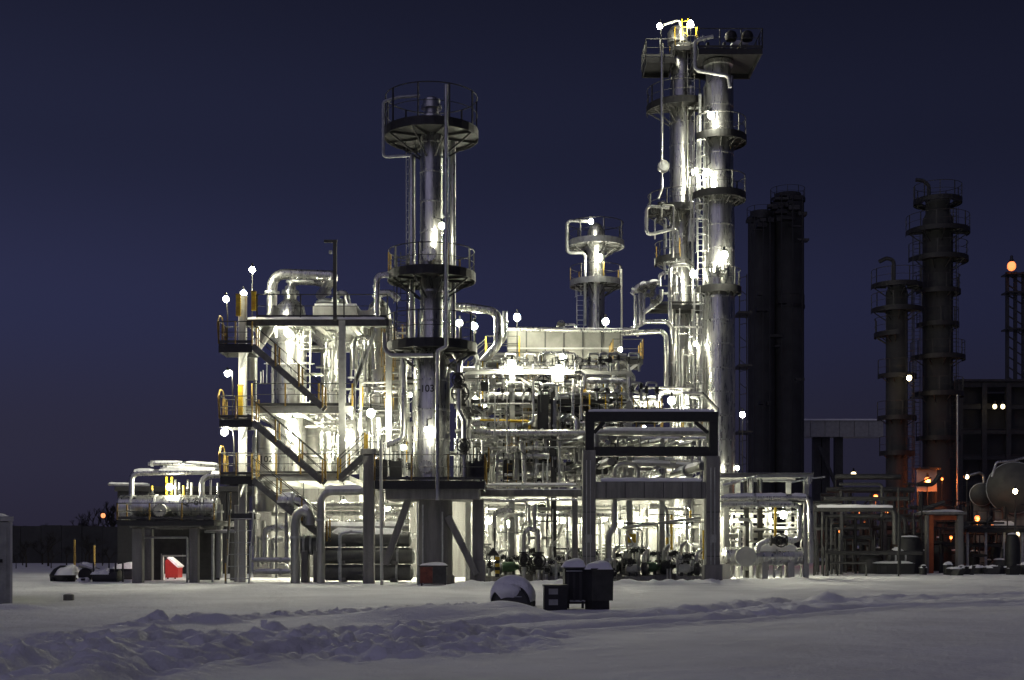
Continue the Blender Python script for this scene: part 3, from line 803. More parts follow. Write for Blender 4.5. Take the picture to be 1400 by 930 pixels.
# yellow locker and bottles on the landings
for k, (xx, ya, yb, Y) in enumerate(((326, 404, 432, 58.4), (329, 528, 570, 58.0), (347, 400, 425, 58.8))):
    g = thing('locker', 'bright yellow upright locker strip beside the stair landings', 'locker', W(xx, yb, Y))
    MB().box(X(xx, Y) - .1, X(xx, Y) + .1, Y - .08, Y + .08, Z(yb, Y), Z(ya, Y)).build('body', 'yellow', g, False)
    MB().box(X(xx, Y) - .12, X(xx, Y) + .12, Y - .1, Y + .1, Z(ya, Y) + .002, Z(ya, Y) + .06).build('lid', 'ochre', g, False)
# steep access stair from the snow to the low platform
t = thing('access_ladder', 'wide steep access stair climbing from the snow left of the stair tower', 'stairs', (X(327, 56.6), 56.6, 0))
xa, xb = X(311, 56.6), X(343, 56.6)
for xx in (xa, xb): MB().bar((xx, 56.2, -.1), (xx, 57.2, Z(696, 56.6)), .06, .16).build('stringer', 'grey', t, False)
me = cached(('wt',), lambda: MB().box(-(xb - xa) / 2 + .03, (xb - xa) / 2 - .03, -.1, .1, -.02, .02).mesh('tread', 'galv', smooth=False))
for i in range(6):
    k = (i + .6) / 6.4; inst(me, 'tread', t, ((xa + xb) / 2, 56.2 + k, -.1 + k * (Z(696, 56.6) + .1)))
MB().box(xa - .05, xb + .1, 57.15, 58.2, Z(710, 57), Z(702, 57)).build('top_deck', 'dark', t, False)
rail_line(t, [(xa, 56.2, .0), (xa, 57.2, Z(700, 56.6))], .9, 1.1, 'ochre', 'dark', .05, False)

# vessels standing through the floors
def vessel(label, x, Y, prof, m='alu', n=26):
    return tower('process_vessel', label, x, Y, prof, m, True, n, 1.1, 'vessel')
v1, _ = vessel('brightly lit upright vessel behind the zigzag stairs', 397, 63.0, [(648, 22), (436, 22), (420, 19), (410, 9), (404, 9), (403.5, 12), (398, 12), (397.5, 8), (392, 7)], 'alu')
MB().lathe((X(397, 63), 63, 0), [(S(22.5, 63), Z(470, 63)), (S(40, 63), Z(444, 63)), (S(40, 63), Z(440, 63)), (S(22.5, 63), Z(442, 63))], 26).build('skirt_cone', 'alu', v1)
ladder(v1, (X(416, 61.6), 61.9, Z(556, 62)), Z(440, 62), 'f', True, .45, 'pale')
v2, _ = vessel('narrower grey upright vessel between the steel columns', 455, 64.0, [(648, 15), (440, 15), (432, 12), (424, 6), (418, 6)], 'alu')
MB().lathe((X(455, 64), 64, 0), [(S(15.5, 64), Z(478, 64)), (S(42, 64), Z(446, 64)), (S(42, 64), Z(442, 64)), (S(15.5, 64), Z(444, 64))], 26).build('skirt_cone', 'alu', v2)
v3, _ = vessel('pale upright vessel with domed head left of the numbered column', 518, 62.0, [(648, 17), (440, 17), (425, 15.5), (416, 12), (410, 6), (407, 1)], 'alu')
v4, _ = vessel('dark clad vessel marked 102 behind the middle flight of stairs', 362, 61.0, [(700, 17), (600, 17), (590, 14), (584, 6), (583, 1)], 'alu2')
R4 = S(17, 61)
text_on(v4, '-102', (X(362, 61), 61.0, Z(633, 61)), .42, lambda x, z: Vector(((R4 + .012) * math.sin((x + .1) / R4), -(R4 + .012) * math.cos((x + .1) / R4), z)))
v5, _ = vessel('grey insulated vessel with yellow ladder behind the bright lamp', 540, 63.5, [(650, 20), (480, 20), (470, 16), (462, 8), (460, 2)], 'alu2')
ladder(v5, (X(527, 61.8), 62.2, Z(650, 62)), Z(545, 62), 'f', False, .35, 'yellow')
v6, _ = vessel('small pale vessel on the second floor under the roof', 480, 62.5, [(648, 10), (590, 10), (582, 7), (580, 2)], 'pale')
v7, _ = vessel('squat pale vessel low behind the second floor rail', 428, 65, [(648, 12), (575, 12), (566, 8), (562, 2)], 'pale')
# slab and cowls on the roof
t = thing('roof_plenum', 'low pale plenum box with round cowls on the left roof', 'plenum', (X(475, 63), 63, z1))
MB().box(X(432, 62), X(492, 62), 61.0, 65.0, z1 + .05, Z(418, 61)).build('casing', 'concl', t, False)
MB().box(X(492, 62) + .003, X(522, 62), 61.2, 64.8, z1 + .05, Z(423, 61)).build('casing', 'concl', t, False)
for xx in (446, 462): MB().lathe((X(xx, 62.5), 62.5, Z(418, 61)), [(.3, 0), (.3, .35), (.5, .38), (.5, .48), (.2, .62)], 14).build('cowl', 'galv', t)
MB().box(X(434, 62), X(490, 62), 61.1, 64.9, Z(418, 61) + .003, Z(418, 61) + .12).build('snow_cap', 'snow', t)
# mast
t = thing('mast', 'tall dark mast with a short gallows arm above the left roof', 'mast', W(458, 436, 58.8))
MB().bar(W(458, 438, 58.8), W(458, 330, 58.8), .16, .16).build('pole', 'dark', t, False)
MB().bar(W(443, 330, 58.8), W(461, 330, 58.8), .1, .12).build('arm', 'dark', t, False)
MB().cyl(W(450, 345, 58.8), W(454, 345, 58.8), .09, .09, 10).build('siren', 'grey', t)

LP = [
 ('big silver pipe arching over the left roof', 60.5, [(372, 462), (372, 374), (455, 377), (455, 382), (438, 404, 64)], 7.0, 'alu', 0),
 ('domed vessel outlet pipe bending across the left roof', 63.0, [(397, 394), (400, 384), (440, 385), (448, 400, 64.5)], 5.5, 'alu', 0),
 ('short curved pipe at the right of the roof plenum', 62.0, [(458, 425), (460, 402), (472, 400), (478, 420)], 4.0, 'alu', 0),
 ('slanting thick pipe under the topmost landing', 60.0, [(374, 420), (370, 446), (344, 484), (344, 520)], 8.0, 'alu2', 0),
 ('white elbow pipe on the domed vessel near the numbered column', 61.0, [(516, 412), (516, 402), (534, 400), (545, 410)], 4.5, 'alu', 0),
 ('upright silver pipe crossing the roof edge near the mast', 60.0, [(514, 430), (514, 376), (536, 374)], 3.0, 'alu', 0),
 ('inverted U pipe under the roof beside the dark column', 60.8, [(484, 505), (484, 462), (508, 460), (511, 505)], 3.6, 'alu', 0),
 ('tall upright pipe behind the middle landing', 60.4, [(349, 500), (349, 560), (349, 640)], 2.0, 'galv', 0),
 ('snow laden thick pipe curving in front of the lowest flight', 57.6, [(380, 684), (410, 684), (420, 692), (420, 716)], 8.0, 'alu', 1),
 ('snow topped inverted U pipe standing in the snow', 56.8, [(404, 802), (404, 706), (412, 698), (424, 702), (424, 718)], 6.6, 'alu2', 1),
 ('long inverted U pipe running right above the stacked exchangers', 56.8, [(439, 802), (439, 672), (500, 671)], 5.6, 'alu2', 1),
 ('white snow topped elbow pipe low under the stairs', 59.0, [(362, 762), (362, 726), (372, 722), (392, 722)], 4.6, 'alu', 1),
 ('second white elbow pipe under the stairs', 60.0, [(372, 780), (372, 738), (388, 738)], 3.8, 'alu', 1),
 ('low level pipe near the snow under the stairs', 57.8, [(342, 766), (402, 766)], 2.6, 'alu2', 1),
 ('lower level pipe near the snow under the stairs', 57.6, [(346, 782), (400, 782)], 3.0, 'alu2', 1),
 ('slim upright pipe right of the stair foot', 58.6, [(378, 690), (378, 790)], 1.8, 'alu', 0),
 ('upright pipe dropping beside the stair foot', 58.6, [(392, 700), (392, 770)], 3.0, 'alu', 0),
 ('long bright pipe along the ceiling behind the long inverted U', 61.0, [(350, 690), (500, 690)], 4.0, 'alu', 0),
 ('bright level pipe below the ceiling pipe', 62.0, [(400, 702), (560, 702)], 3.4, 'alu', 0),
 ('bright level pipe third below the ceiling', 62.4, [(440, 713), (560, 713)], 3.4, 'alu', 0),
 ('thick horizontal duct over the stacked exchangers', 59.5, [(440, 722), (560, 722)], 6.0, 'alu2', 1),
 ('small bent pipe in front of the stacked exchangers', 56.6, [(465, 795), (465, 730), (480, 727), (505, 730)], 2.0, 'galv', 1),
 ('pipe climbing from the exchangers to the first floor', 59.0, [(523, 735), (523, 668), (540, 660)], 3.2, 'alu', 0),
 ('bright elbow pipe beside the lamp under the first floor', 61.5, [(492, 590), (492, 540), (520, 537), (548, 537)], 2.6, 'alu', 0),
 ('white stepped pipe near the lit vessel wall', 60.5, [(548, 500), (548, 580), (520, 588), (520, 640)], 3.4, 'alu', 0),
 ('thin white frame pipe right of the second floor', 60.0, [(493, 640), (493, 523), (545, 523)], 1.8, 'pale', 0),
 ('level white pipe across the second floor ceiling', 61.5, [(352, 566), (468, 570)], 3.0, 'alu', 0),
 ('second level white pipe across the second floor ceiling', 62.5, [(430, 578), (560, 578)], 2.6, 'alu', 0),
 ('third level white pipe across the second floor ceiling', 62.0, [(440, 587), (560, 588)], 3.2, 'alu', 0),
 ('tall bright twin pipe beside the narrow vessel', 62.5, [(440, 648), (440, 590), (452, 584)], 3.0, 'alu', 0),
 ('bright upright pipe behind the second floor column', 63.0, [(462, 648), (462, 592), (478, 586)], 3.0, 'alu', 0),
 ('silver pipe from roof down to the second floor on the right', 61.5, [(500, 440), (500, 520), (505, 560)], 3.0, 'alu', 0),
 ('white post pipe between the roof and second floor', 65.5, [(440, 470), (440, 556)], 1.6, 'pale', 0),
]
for l, Y, pts, r, m, s_ in LP:
    pipe(l, Y, pts, r, m, snow=bool(s_), flanges=((0, .7),) if r > 2.5 else (), n=14 if r > 5 else 10)

def drum_x(label, x0, x1, yc, rp, Y, m='alu2', name='heat_exchanger', cat='exchanger', feet=(.2, .8), foot_to=None, snow=True, bands=3, fm='conc'):
    r = S(rp, Y); xa, xb = X(x0, Y), X(x1, Y); z = Z(yc, Y)
    t = thing(name, label, cat, ((xa + xb) / 2, Y, 0 if foot_to is None else foot_to))
    L = xb - xa
    MB().lathe((xa, Y, z), [(r * .3, -r * .32), (r * .72, -r * .22), (r, 0), (r, L), (r * .72, L + r * .22), (r * .3, L + r * .32)], 24, 'x').build('shell', m, t)
    for k in range(bands):
        q = xa + L * (k + .5) / bands
        MB().lathe((q, Y, z), [(r + .001, -.05), (r + .035, -.045), (r + .035, .045), (r + .001, .05)], 24, 'x').build('band', 'galv', t)
    for k in feet:
        q = xa + L * k; MB().box(q - .16, q + .16, Y - r * .8, Y + r * .8, 0 if foot_to is None else foot_to, z - r * .55).build('saddle', fm, t, False)
    if snow:
        sb = snow_cap([(xa, Y, z), (xb, Y, z)], r * .96)
        if sb: sb.build('snow_cap', 'snow', t)
    return t, r, z
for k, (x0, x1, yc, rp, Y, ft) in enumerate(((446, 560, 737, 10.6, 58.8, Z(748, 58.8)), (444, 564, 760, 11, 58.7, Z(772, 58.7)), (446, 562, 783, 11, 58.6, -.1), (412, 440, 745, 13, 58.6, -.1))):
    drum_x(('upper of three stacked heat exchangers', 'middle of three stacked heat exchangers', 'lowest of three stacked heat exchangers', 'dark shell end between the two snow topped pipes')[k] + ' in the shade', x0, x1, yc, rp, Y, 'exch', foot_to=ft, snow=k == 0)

# short stair with yellow posts up to the concrete post
stair('short flight with yellow posts rising to the concrete post', W(499, 622, 57.6), W(462, 656, 57.6), .8, 'yellow')

# ---------------- far left exchanger stand
Yx = 57.5
t = thing('exchanger_stand', 'concrete stand with railed deck under the lettered drum', 'stand', (X(230, Yx), Yx, 0))
for xx, w_ in ((189, 14), (266, 12)):
    for yy, xo in ((Yx, 0.), (Yx + 4.2, -.75 if xx < 200 else .9)):
        MB().box(X(xx - w_ / 2, Yx) + xo, X(xx + w_ / 2, Yx) + xo, yy - .2, yy + .2, -.1, Z(722, Yx)).build('concrete_column', 'conc', t, False)
for yy in (Yx, Yx + 4.2): MB().box(X(178, Yx), X(276, Yx), yy - .17, yy + .17, Z(722, Yx) + .002, Z(716, Yx)).build('concrete_beam', 'conc', t, False)
flat_platform(t, X(166, Yx), X(297, Yx), Yx - .6, Yx + 5.0, Z(711, Yx - .6), 'fl', .2, .75, 'ochre', 1.45)
MB().tube([W(196, 800, Yx + .5), W(196, 735, Yx + .5), W(256, 735, Yx + .5), W(256, 800, Yx + .5)], .05, 8, .05).build('goalpost_pipe', 'galv', t)
dr, rr, zz = drum_x('long silver drum lettered Q-60 with snow on top', 166, 296, 694, 17, 59.6, 'alu', 'horizontal_drum', 'drum', (.15, .85), Z(711, 57), False, 4)
sb = snow_cap([(X(168, 59.6), 59.6, zz), (X(294, 59.6), 59.6, zz)], rr * .9); 
text_on(dr, 'Q-60', (X(263, 59.0), 59.6, zz), .5, lambda x, z: Vector((x, -(rr + .012) * math.cos((z + .1) / rr), (rr + .012) * math.sin((z + .1) / rr))))
manway(dr, (X(221, 59), 59.6 - rr + .1, Z(698, 59)), S(9, 59), .45, 'pale')
XP = [
 ('upright feed pipe rising from the lettered drum to an overhead run', 59.6, [(180, 682), (180, 647), (214, 646), (298, 645)], 4.0, 'alu', 1),
 ('topmost snowy overhead pipe beyond the lettered drum', 60.4, [(203, 634), (252, 634), (300, 637)], 2.8, 'alu', 1),
 ('second overhead pipe beyond the lettered drum', 61.4, [(220, 641), (300, 642)], 3.6, 'alu', 1),
 ('hooked outlet pipe at the right end of the lettered drum', 59.4, [(276, 682), (276, 656), (286, 650), (304, 650)], 4.0, 'alu', 1),
 ('thin far level pipe left of the lettered drum', 63.0, [(148, 662), (204, 663)], 1.8, 'galv', 1),
 ('slim upright pipe at the right end of the lettered drum', 58.6, [(292, 712), (292, 684), (298, 676), (298, 660)], 1.6, 'alu', 0),
 ('level pipe under the deck right of the concrete stand', 58.4, [(280, 727), (322, 727)], 2.0, 'galv', 1),
 ('upright grey pipe right of the concrete stand', 58.0, [(291, 730), (291, 798)], 2.0, 'galv', 0),
 ('stout upright pipe right of the concrete stand', 59.0, [(300, 690), (300, 790)], 4.2, 'alu2', 0),
]
for l, Y, pts, r, m, s_ in XP: pipe(l, Y, pts, r, m, snow=bool(s_), flanges=((0, .1),) if r > 2.5 else ())
for k in range(7):
    xx = (240, 245, 251, 257, 262, 208, 288)[k]
    pipe('short upright nozzle pipe on top of the lettered drum', 59.6 + .3 * (k % 2), [(xx, 680), (xx, 656 + (k % 3) * 4)], 1.5, ('alu', 'pale', 'yellow')[k % 3], valves=((0, .3),) if k % 2 else ())
for k, xx in enumerate((228, 235)):
    t = thing('yellow_upright', 'bright yellow ladder upright beside the drum lamp', 'upright', W(xx, 684, 60.2))
    MB().bar(W(xx, 684, 60.2), W(xx, 652, 60.2), .09, .09).build('bar', 'yellow', t, False)
    MB().bar(W(xx, 664, 60.1), W(xx + (3 if k == 0 else -3), 664, 60.1), .05, .05).build('rung', 'yellow', t, False)

# ================================================================== MIDDLE: HOOD, PIPE RACK
# ---------------- panelled air-cooler hood
Yh = 70.0
hd = thing('cooler_hood', 'large panelled sheet metal hood with snow along its top', 'hood', (X(770, Yh), Yh, 0))
xa, xb = X(694, Yh), X(848, Yh)
rows = [(510, 543, 'hood'), (477, 509.6, 'hood'), (452, 476.6, 'hood')]
MB().box(xa + .05, xb - .05, Yh + .08, Yh + 7.5, Z(545, Yh), Z(453, Yh)).build('core', 'dark', hd, False)
ncol = 6
for (y0, y1, m) in rows:
    for k in range(ncol):
        x0 = xa + (xb - xa) * k / ncol + .03; x1 = xa + (xb - xa) * (k + 1) / ncol - .03
        dy = R.uniform(-.012, .012)
        MB().box(x0, x1, Yh + dy, Yh + .07, Z(y1, Yh) + .03, Z(y0, Yh) - .03).build('panel', m, hd, False)
for k in range(ncol + 1):
    x0 = xa + (xb - xa) * k / ncol
    MB().bar((x0, Yh - .05, Z(545, Yh)), (x0, Yh - .05, Z(451, Yh)), .07, .08).build('stiffener', 'dark', hd, False)
for yy in (476.8, 510): MB().bar((xa, Yh - .1, Z(yy, Yh)), (xb, Yh - .1, Z(yy, Yh)), .06, .09).build('stiffener', 'grey', hd, False)
sb = MB().box(xa - .05, xb + .1, Yh - .1, Yh + 7.5, Z(452.5, Yh), Z(449, Yh)); sb.build('snow_cap', 'snow', hd)
for xx in (700, 742, 800, 842): frame_post(hd, X(xx, Yh), Yh + .4, 0, Z(545, Yh), .3)
pipe('small hooked pipe with valve on top of the panelled hood', 70.4, [(762, 452), (762, 444), (787, 444), (787, 452)], 1.8, 'alu', valves=((1, .2),))

def rail_deck(label, x0, x1, y, Y, dY, sides='lfr', pm='ochre', legs=None, h=1.05, name='walkway', thick=.22, step=1.2):
    t = thing(name, label, 'walkway', (X((x0 + x1) / 2, Y), Y, Z(y, Y)))
    flat_platform(t, X(x0, Y), X(x1, Y), Y, Y + dY, Z(y, Y), sides, thick, h, pm, step)
    for xx in legs or ():
        MB().bar((X(xx, Y), Y + .3, Z(y, Y) - .2), (X(xx, Y), Y + .3, 0), .14, .14).build('leg', 'galv', t, False)
    return t
t = rail_deck('railed walkway jutting right from the panelled hood', 838, 879, 491, 67.5, 2.2)
for k in (0, 1): MB().bar(W(840, 522, 67.6 + 2 * k), W(872, 497, 67.6 + 2 * k), .12, .16).build('strut', 'galv', t, False)
for xx in (842, 860): MB().bar(W(xx, 497, 67.8), W(xx, 560, 67.8), .09, .09).build('hanger', 'pale', t, False)
rail_deck('railed walkway left of the panelled hood at the stair head', 664, 710, 487, 67.5, 2.4, 'fb', 'yellow')
stair('slanting stair down left from the hood walkway', W(664, 489, 67.5), W(628, 522, 67.5), .9, 'yellow')

# ---------------- open rack with five levels
rk = thing('pipe_rack', 'tall open steel pipe rack filling the middle of the plant', 'pipe rack', (X(745, 61), 61, 0))
RX = [X(640, 61), X(700, 61), X(757, 61), X(860, 61), X(905, 61)]
LV = [509, 549, 597, 641, 676]
for xx in RX:
    for k, yy in enumerate((61.0, 66.0)):
        frame_post(rk, xx, yy, -.1, Z(509 if xx < X(870, 61) else 600, 61), .26, 'dark' if (xx == RX[2] and k == 0) else 'grey')
for yy in LV:
    z = Z(yy, 61)
    for Yk in (61.0, 66.0): frame_beam(rk, (RX[0], Yk - .01, z), (RX[3] if yy < 600 else RX[4], Yk - .01, z), .22, 'grey' if yy != 549 else 'dark')
    for xx in RX[:4]: frame_beam(rk, (xx, 61.15, z - .02), (xx, 65.85, z - .02), .2, 'grey')
for (a, c) in (((640, 549), (700, 597)), ((860, 549), (757, 597)), ((700, 509), (757, 549)), ((757, 641), (860, 676))):
    MB().bar(W(a[0], a[1], 61.2), W(c[0], c[1], 61.2), .09, .09).build('brace', 'grey', rk, False)
MB().box(X(735, 60.4), X(750, 60.4), 60.3, 60.9, Z(592, 60.4), Z(540, 60.4)).build('cable_cabinet', 'black', rk, False)
MB().box(X(689, 60.4), X(715, 60.4), 60.6, 61.6, Z(656, 60.4), Z(622, 60.4)).build('cable_cabinet', 'black', rk, False)
# yellow guard rails on the rack levels
for (x0, x1, y, Y) in ((655, 700, 562, 62.5), (715, 760, 549, 63), (800, 850, 549, 62.2), (690, 735, 597, 63.5), (820, 895, 597, 63), (700, 760, 509, 64), (775, 835, 519, 63)):
    rail_line(rk, [(X(x0, Y), Y, Z(y, Y)), (X(x1, Y), Y, Z(y, Y))], 1.0, .8, R.choice(['yellow', 'ochre']), 'dark', .07)

MP = [
 ('long level pipe crossing behind the numbered column at roof height', 64.5, [(598, 419), (640, 420), (672, 425), (681, 432), (681, 472), (655, 500)], 5.6, 'alu', 0),
 ('white upright pipe beside the hood at the stair head', 66.0, [(690, 426), (690, 462), (676, 476)], 3.4, 'alu', 0),
 ('long level pipe under the hood walkway', 63.0, [(600, 505), (640, 505), (745, 509), (790, 510)], 3.4, 'alu', 0),
 ('dark level pipe just below the long level pipe', 62.4, [(622, 527), (700, 527), (800, 530)], 2.8, 'alu', 1),
 ('thick pipe elbow turning left behind the yellow guard rail', 62.0, [(674, 508), (674, 560), (666, 566), (654, 566)], 4.2, 'alu', 0),
 ('left of two slim twin uprights in the rack', 61.8, [(692, 520), (692, 575), (688, 598)], 2.4, 'alu', 0),
 ('right of two slim twin uprights in the rack', 61.8, [(698, 520), (698, 610)], 2.4, 'alu', 0),
 ('yellow painted level beam pipe in the rack', 60.6, [(656, 575), (722, 576), (724, 580), (724, 592)], 2.0, 'yellow', 0),
 ('short fat level pipe beside the yellow pipe', 61.2, [(648, 581), (692, 581)], 3.8, 'alu', 0),
 ('main silver header running left to right across the rack front', 59.6, [(646, 590), (674, 592), (800, 592)], 4.6, 'alu', 0),
 ('lower level pipe ending at a valve left of the rack', 60.4, [(634, 606), (672, 606), (674, 612), (674, 660)], 2.8, 'alu2', 0),
 ('inverted U pipe framing the dark cabinet in the rack', 60.0, [(679, 664), (679, 621), (684, 617), (712, 615)], 2.6, 'alu', 0),
 ('tall leaning pipe right of the dark cabinet', 59.8, [(712, 606), (716, 622), (717, 670)], 3.6, 'alu', 0),
 ('white pipe standing before the dark cable cabinet', 60.0, [(729, 520), (729, 576), (722, 580)], 2.0, 'alu', 0),
 ('upright grey pipe crossing three levels left of the portal', 59.6, [(764, 592), (764, 668)], 1.4, 'alu2', 0),
 ('left slim riser above the portal corner', 61.0, [(784, 518), (784, 578)], 2.0, 'alu', 0),
 ('right slim riser above the portal corner', 60.8, [(795, 520), (795, 574)], 2.0, 'alu', 0),
 ('level silver pipe turning down right of the valves', 61.0, [(800, 521), (856, 522), (862, 526), (862, 566)], 3.6, 'alu', 1),
 ('fat snowy pipe slanting towards the portal corner', 61.5, [(742, 590, 66), (782, 572, 60.6), (788, 576, 60.4), (788, 592, 60.4)], 5.0, 'alu', 1),
 ('white diagonal strut pipe below the hood', 64.0, [(800, 500), (812, 522)], 1.3, 'pale', 0),
 ('level pipe resting on the big concrete beam', 58.8, [(664, 664), (790, 664)], 2.6, 'alu2', 1),
 ('thin bright pipe under the big concrete beam', 58.8, [(650, 685), (718, 685), (720, 690), (720, 712)], 1.8, 'alu', 0),
 ('thin black iron pipe below the deck of the numbered column', 57.0, [(662, 684), (700, 684), (790, 683)], 1.6, 'alu', 0),
 ('upper receding silver pipe in the rack', 64.0, [(664, 669, 78), (770, 641, 60)], 4.4, 'alu', 0),
 ('middle receding silver pipe in the rack', 64.0, [(688, 672, 78), (800, 632, 58.6)], 3.6, 'alu', 0),
 ('lower receding silver pipe in the rack', 64.0, [(700, 675, 76), (796, 652, 59)], 3.2, 'alu', 0),
 ('receding snowy pipe near the black beams', 66.0, [(690, 640, 74), (800, 600, 58.4)], 3.4, 'alu2', 1),
 ('receding grey pipe below the main header', 66.0, [(700, 630, 76), (798, 597, 58.8)], 2.6, 'alu2', 0),
 ('thick grey pipe receding under the portal', 62.0, [(835, 632, 58), (740, 668, 76)], 4.6, 'alu2', 1),
]
for l, Y, pts, r, m, s_ in MP: pipe(l, Y, pts, r, m, snow=bool(s_), flanges=((0, .4),) if r > 2.3 else (), n=12 if r > 4 else 9)

# bundles lying on each rack level (many look-alikes)
AREA = {509: 'top rack tier', 549: 'second rack tier', 597: 'third rack tier', 641: 'fourth rack tier', 676: 'lowest rack tier'}
for yy in LV:
    z = Z(yy, 61) + .13
    for k in range(6):
        Y = 61.4 + k * .78 + R.uniform(-.1, .1); r = R.choice([.06, .08, .1, .14]); x0 = RX[0] - R.uniform(-1.5, .6); x1 = (RX[3] if yy < 600 else RX[4]) + R.uniform(-2.5, .3)
        pts = [('w', x0, Y, z + r)]
        q = R.random()
        if q < .45:
            xq = R.uniform(x0 + 1.5, x1 - 1); hh = R.choice([.7, 1.1, -.8])
            pts += [('w', xq, Y, z + r), ('w', xq, Y, z + r + hh), ('w', min(xq + R.uniform(.8, 2), x1), Y, z + r + hh)]
        else: pts += [('w', x1, Y, z + r)]
        pipe(('slim', 'stout')[r > .09] + ' level pipe, ' + AREA[yy], 61, pts, r / S(1, 61), R.choice(['alu', 'alu', 'alu2', 'pale']), snow=R.random() < .12 and yy < 560, flanges=((0, .3),), valves=((0, .6),) if R.random() < .35 else (), fill=True)
    for k in range(5):
        xx = RX[0] + (RX[3] - RX[0]) * (k + R.uniform(.2, .8)) / 5; r = R.choice([.07, .1, .12])
        pipe('front to back pipe, ' + AREA[yy], 61, [('w', xx, 60.7, z + .3 + r), ('w', xx, 66.5, z + .3 + r)], r / S(1, 61), R.choice(['alu', 'alu2']), valves=((0, .1),) if R.random() < .4 else (), fill=True)
# droppers between levels
for k in range(34):
    i = R.randrange(4); Y = R.uniform(60.2, 65.5); xx = R.uniform(RX[0], RX[3]); r = R.choice([.04, .05, .07, .09])
    za, zb = Z(LV[i], 61) + R.uniform(.2, .8), Z(LV[i + 1], 61) + R.uniform(.1, .4)
    if i == 0: za += R.uniform(0, .5)
    pts = [('w', xx, Y, zb), ('w', xx, Y, za)]
    if R.random() < .5: pts.append(('w', xx + R.choice([-1, 1]) * R.uniform(.5, 1.4), Y, za))
    pipe('slim dropper pipe between rack tiers', 61, pts, r / S(1, 61), R.choice(['alu', 'alu', 'pale', 'galv', 'alu2']), valves=((0, .5),) if R.random() < .4 else (), flanges=((0, .2),), fill=True)
# valve sets along the rack and small instruments
for k in range(26):
    xx = R.uniform(640, 890); yy = R.choice(LV[:4]); Y = R.uniform(60.2, 62)
    v = thing('valve_cluster', 'black handwheel valve pair on the rack', 'valve', W(xx, yy, Y) + Vector((0, 0, .2)))
    p = W(xx, yy, Y) + Vector((0, 0, .55)); add_valve(v, p, R.choice(['z', 'x']), R.uniform(.5, .75), R.uniform(-.6, .6)); add_valve(v, p + Vector((.5, .1, R.uniform(-.2, .2))), 'z', R.uniform(.45, .65), R.uniform(-.6, .6))
    MB().tube([p - Vector((0, 0, .5)), p + Vector((0, 0, .35)), p + Vector((.5, .1, .35)), p + Vector((.5, .1, -.5))], .05, 8, .12).build('loop', 'galv', v)
# long masts with cleats at the back of the rack
for k, (xx, y0, y1, Y) in enumerate(((743, 480, 545, 64), (755, 490, 540, 63.5), (783, 484, 520, 65))):
    pipe('thin black instrument mast rising above the pipe rack', Y, [(xx, y1), (xx, y0)], .9, 'dark', name='instrument_mast', cat='mast')

# ---------------- big concrete beam on posts
t = thing('concrete_beam', 'long concrete beam between the numbered column and the portal frame', 'beam', (X(715, 58.2), 58.2, 0))
MB().box(X(622, 58.2), X(795, 58.2), 57.9, 58.5, Z(679, 58.2), Z(670, 58.2)).build('span', 'conc', t, False)
MB().box(X(624, 58.2), X(794, 58.2), 57.95, 58.45, Z(670, 58.2) + .002, Z(668.8, 58.2)).build('snow_cap', 'snow', t, False)
for xx in (786,): MB().box(X(xx - 4, 58.2), X(xx + 4, 58.2), 58.0, 58.4, -.1, Z(679, 58.2) - .002).build('post', 'conc', t, False)

# ---------------- portal frame
Yp = 56.6
t = thing('portal_frame', 'tall portal frame with black steel head on two concrete legs', 'portal frame', (X(890, Yp), Yp, 0))
for (xa_, xb_, yt) in ((796, 814, 616), (964, 983, 624)):
    MB().box(X(xa_, Yp), X(xb_, Yp), Yp - .32, Yp + .32, -.15, Z(yt, Yp)).build('concrete_leg', 'conc', t, False)
MB().box(X(961, Yp), X(986, Yp), Yp - .42, Yp + .42, -.2, Z(772, Yp)).build('plinth', 'conc', t, False)
MB().box(X(794, Yp), X(817, Yp), Yp - .40, Yp + .40, -.2, Z(780, Yp)).build('plinth', 'conc', t, False)
MB().box(X(814, Yp) + .002, X(964, Yp) - .002, Yp - .27, Yp + .27, Z(682, Yp), Z(659, Yp)).build('concrete_beam', 'conc', t, False)
for xx, yt in ((806, 616), (975, 624)): MB().box(X(xx - 6, Yp), X(xx + 6, Yp), Yp - .16, Yp + .16, Z(yt, Yp) + .002, Z(564, Yp)).build('steel_post', 'black', t, False)
MB().box(X(800, Yp), X(981, Yp), Yp - .18, Yp + .18, Z(577, Yp), Z(563.5, Yp)).build('head_beam', 'black', t, False)
MB().box(X(812.5, Yp), X(968.5, Yp), Yp - .14, Yp + .14, Z(624, Yp), Z(611, Yp)).build('tie_beam', 'black', t, False)
MB().bar(W(950, 577, Yp), W(968, 592, Yp), .12, .16).build('gusset', 'black', t, False)
MB().bar(W(826, 577, Yp), W(812, 592, Yp), .12, .16).build('gusset', 'black', t, False)
sb = snow_cap([W(801, 564.8, Yp), W(980, 564.8, Yp)], .12); sb.build('snow_cap', 'snow', t)
sb = snow_cap([W(816, 660.5, Yp), W(963, 660.5, Yp)], .16); sb.build('snow_ridge', 'snow', t)
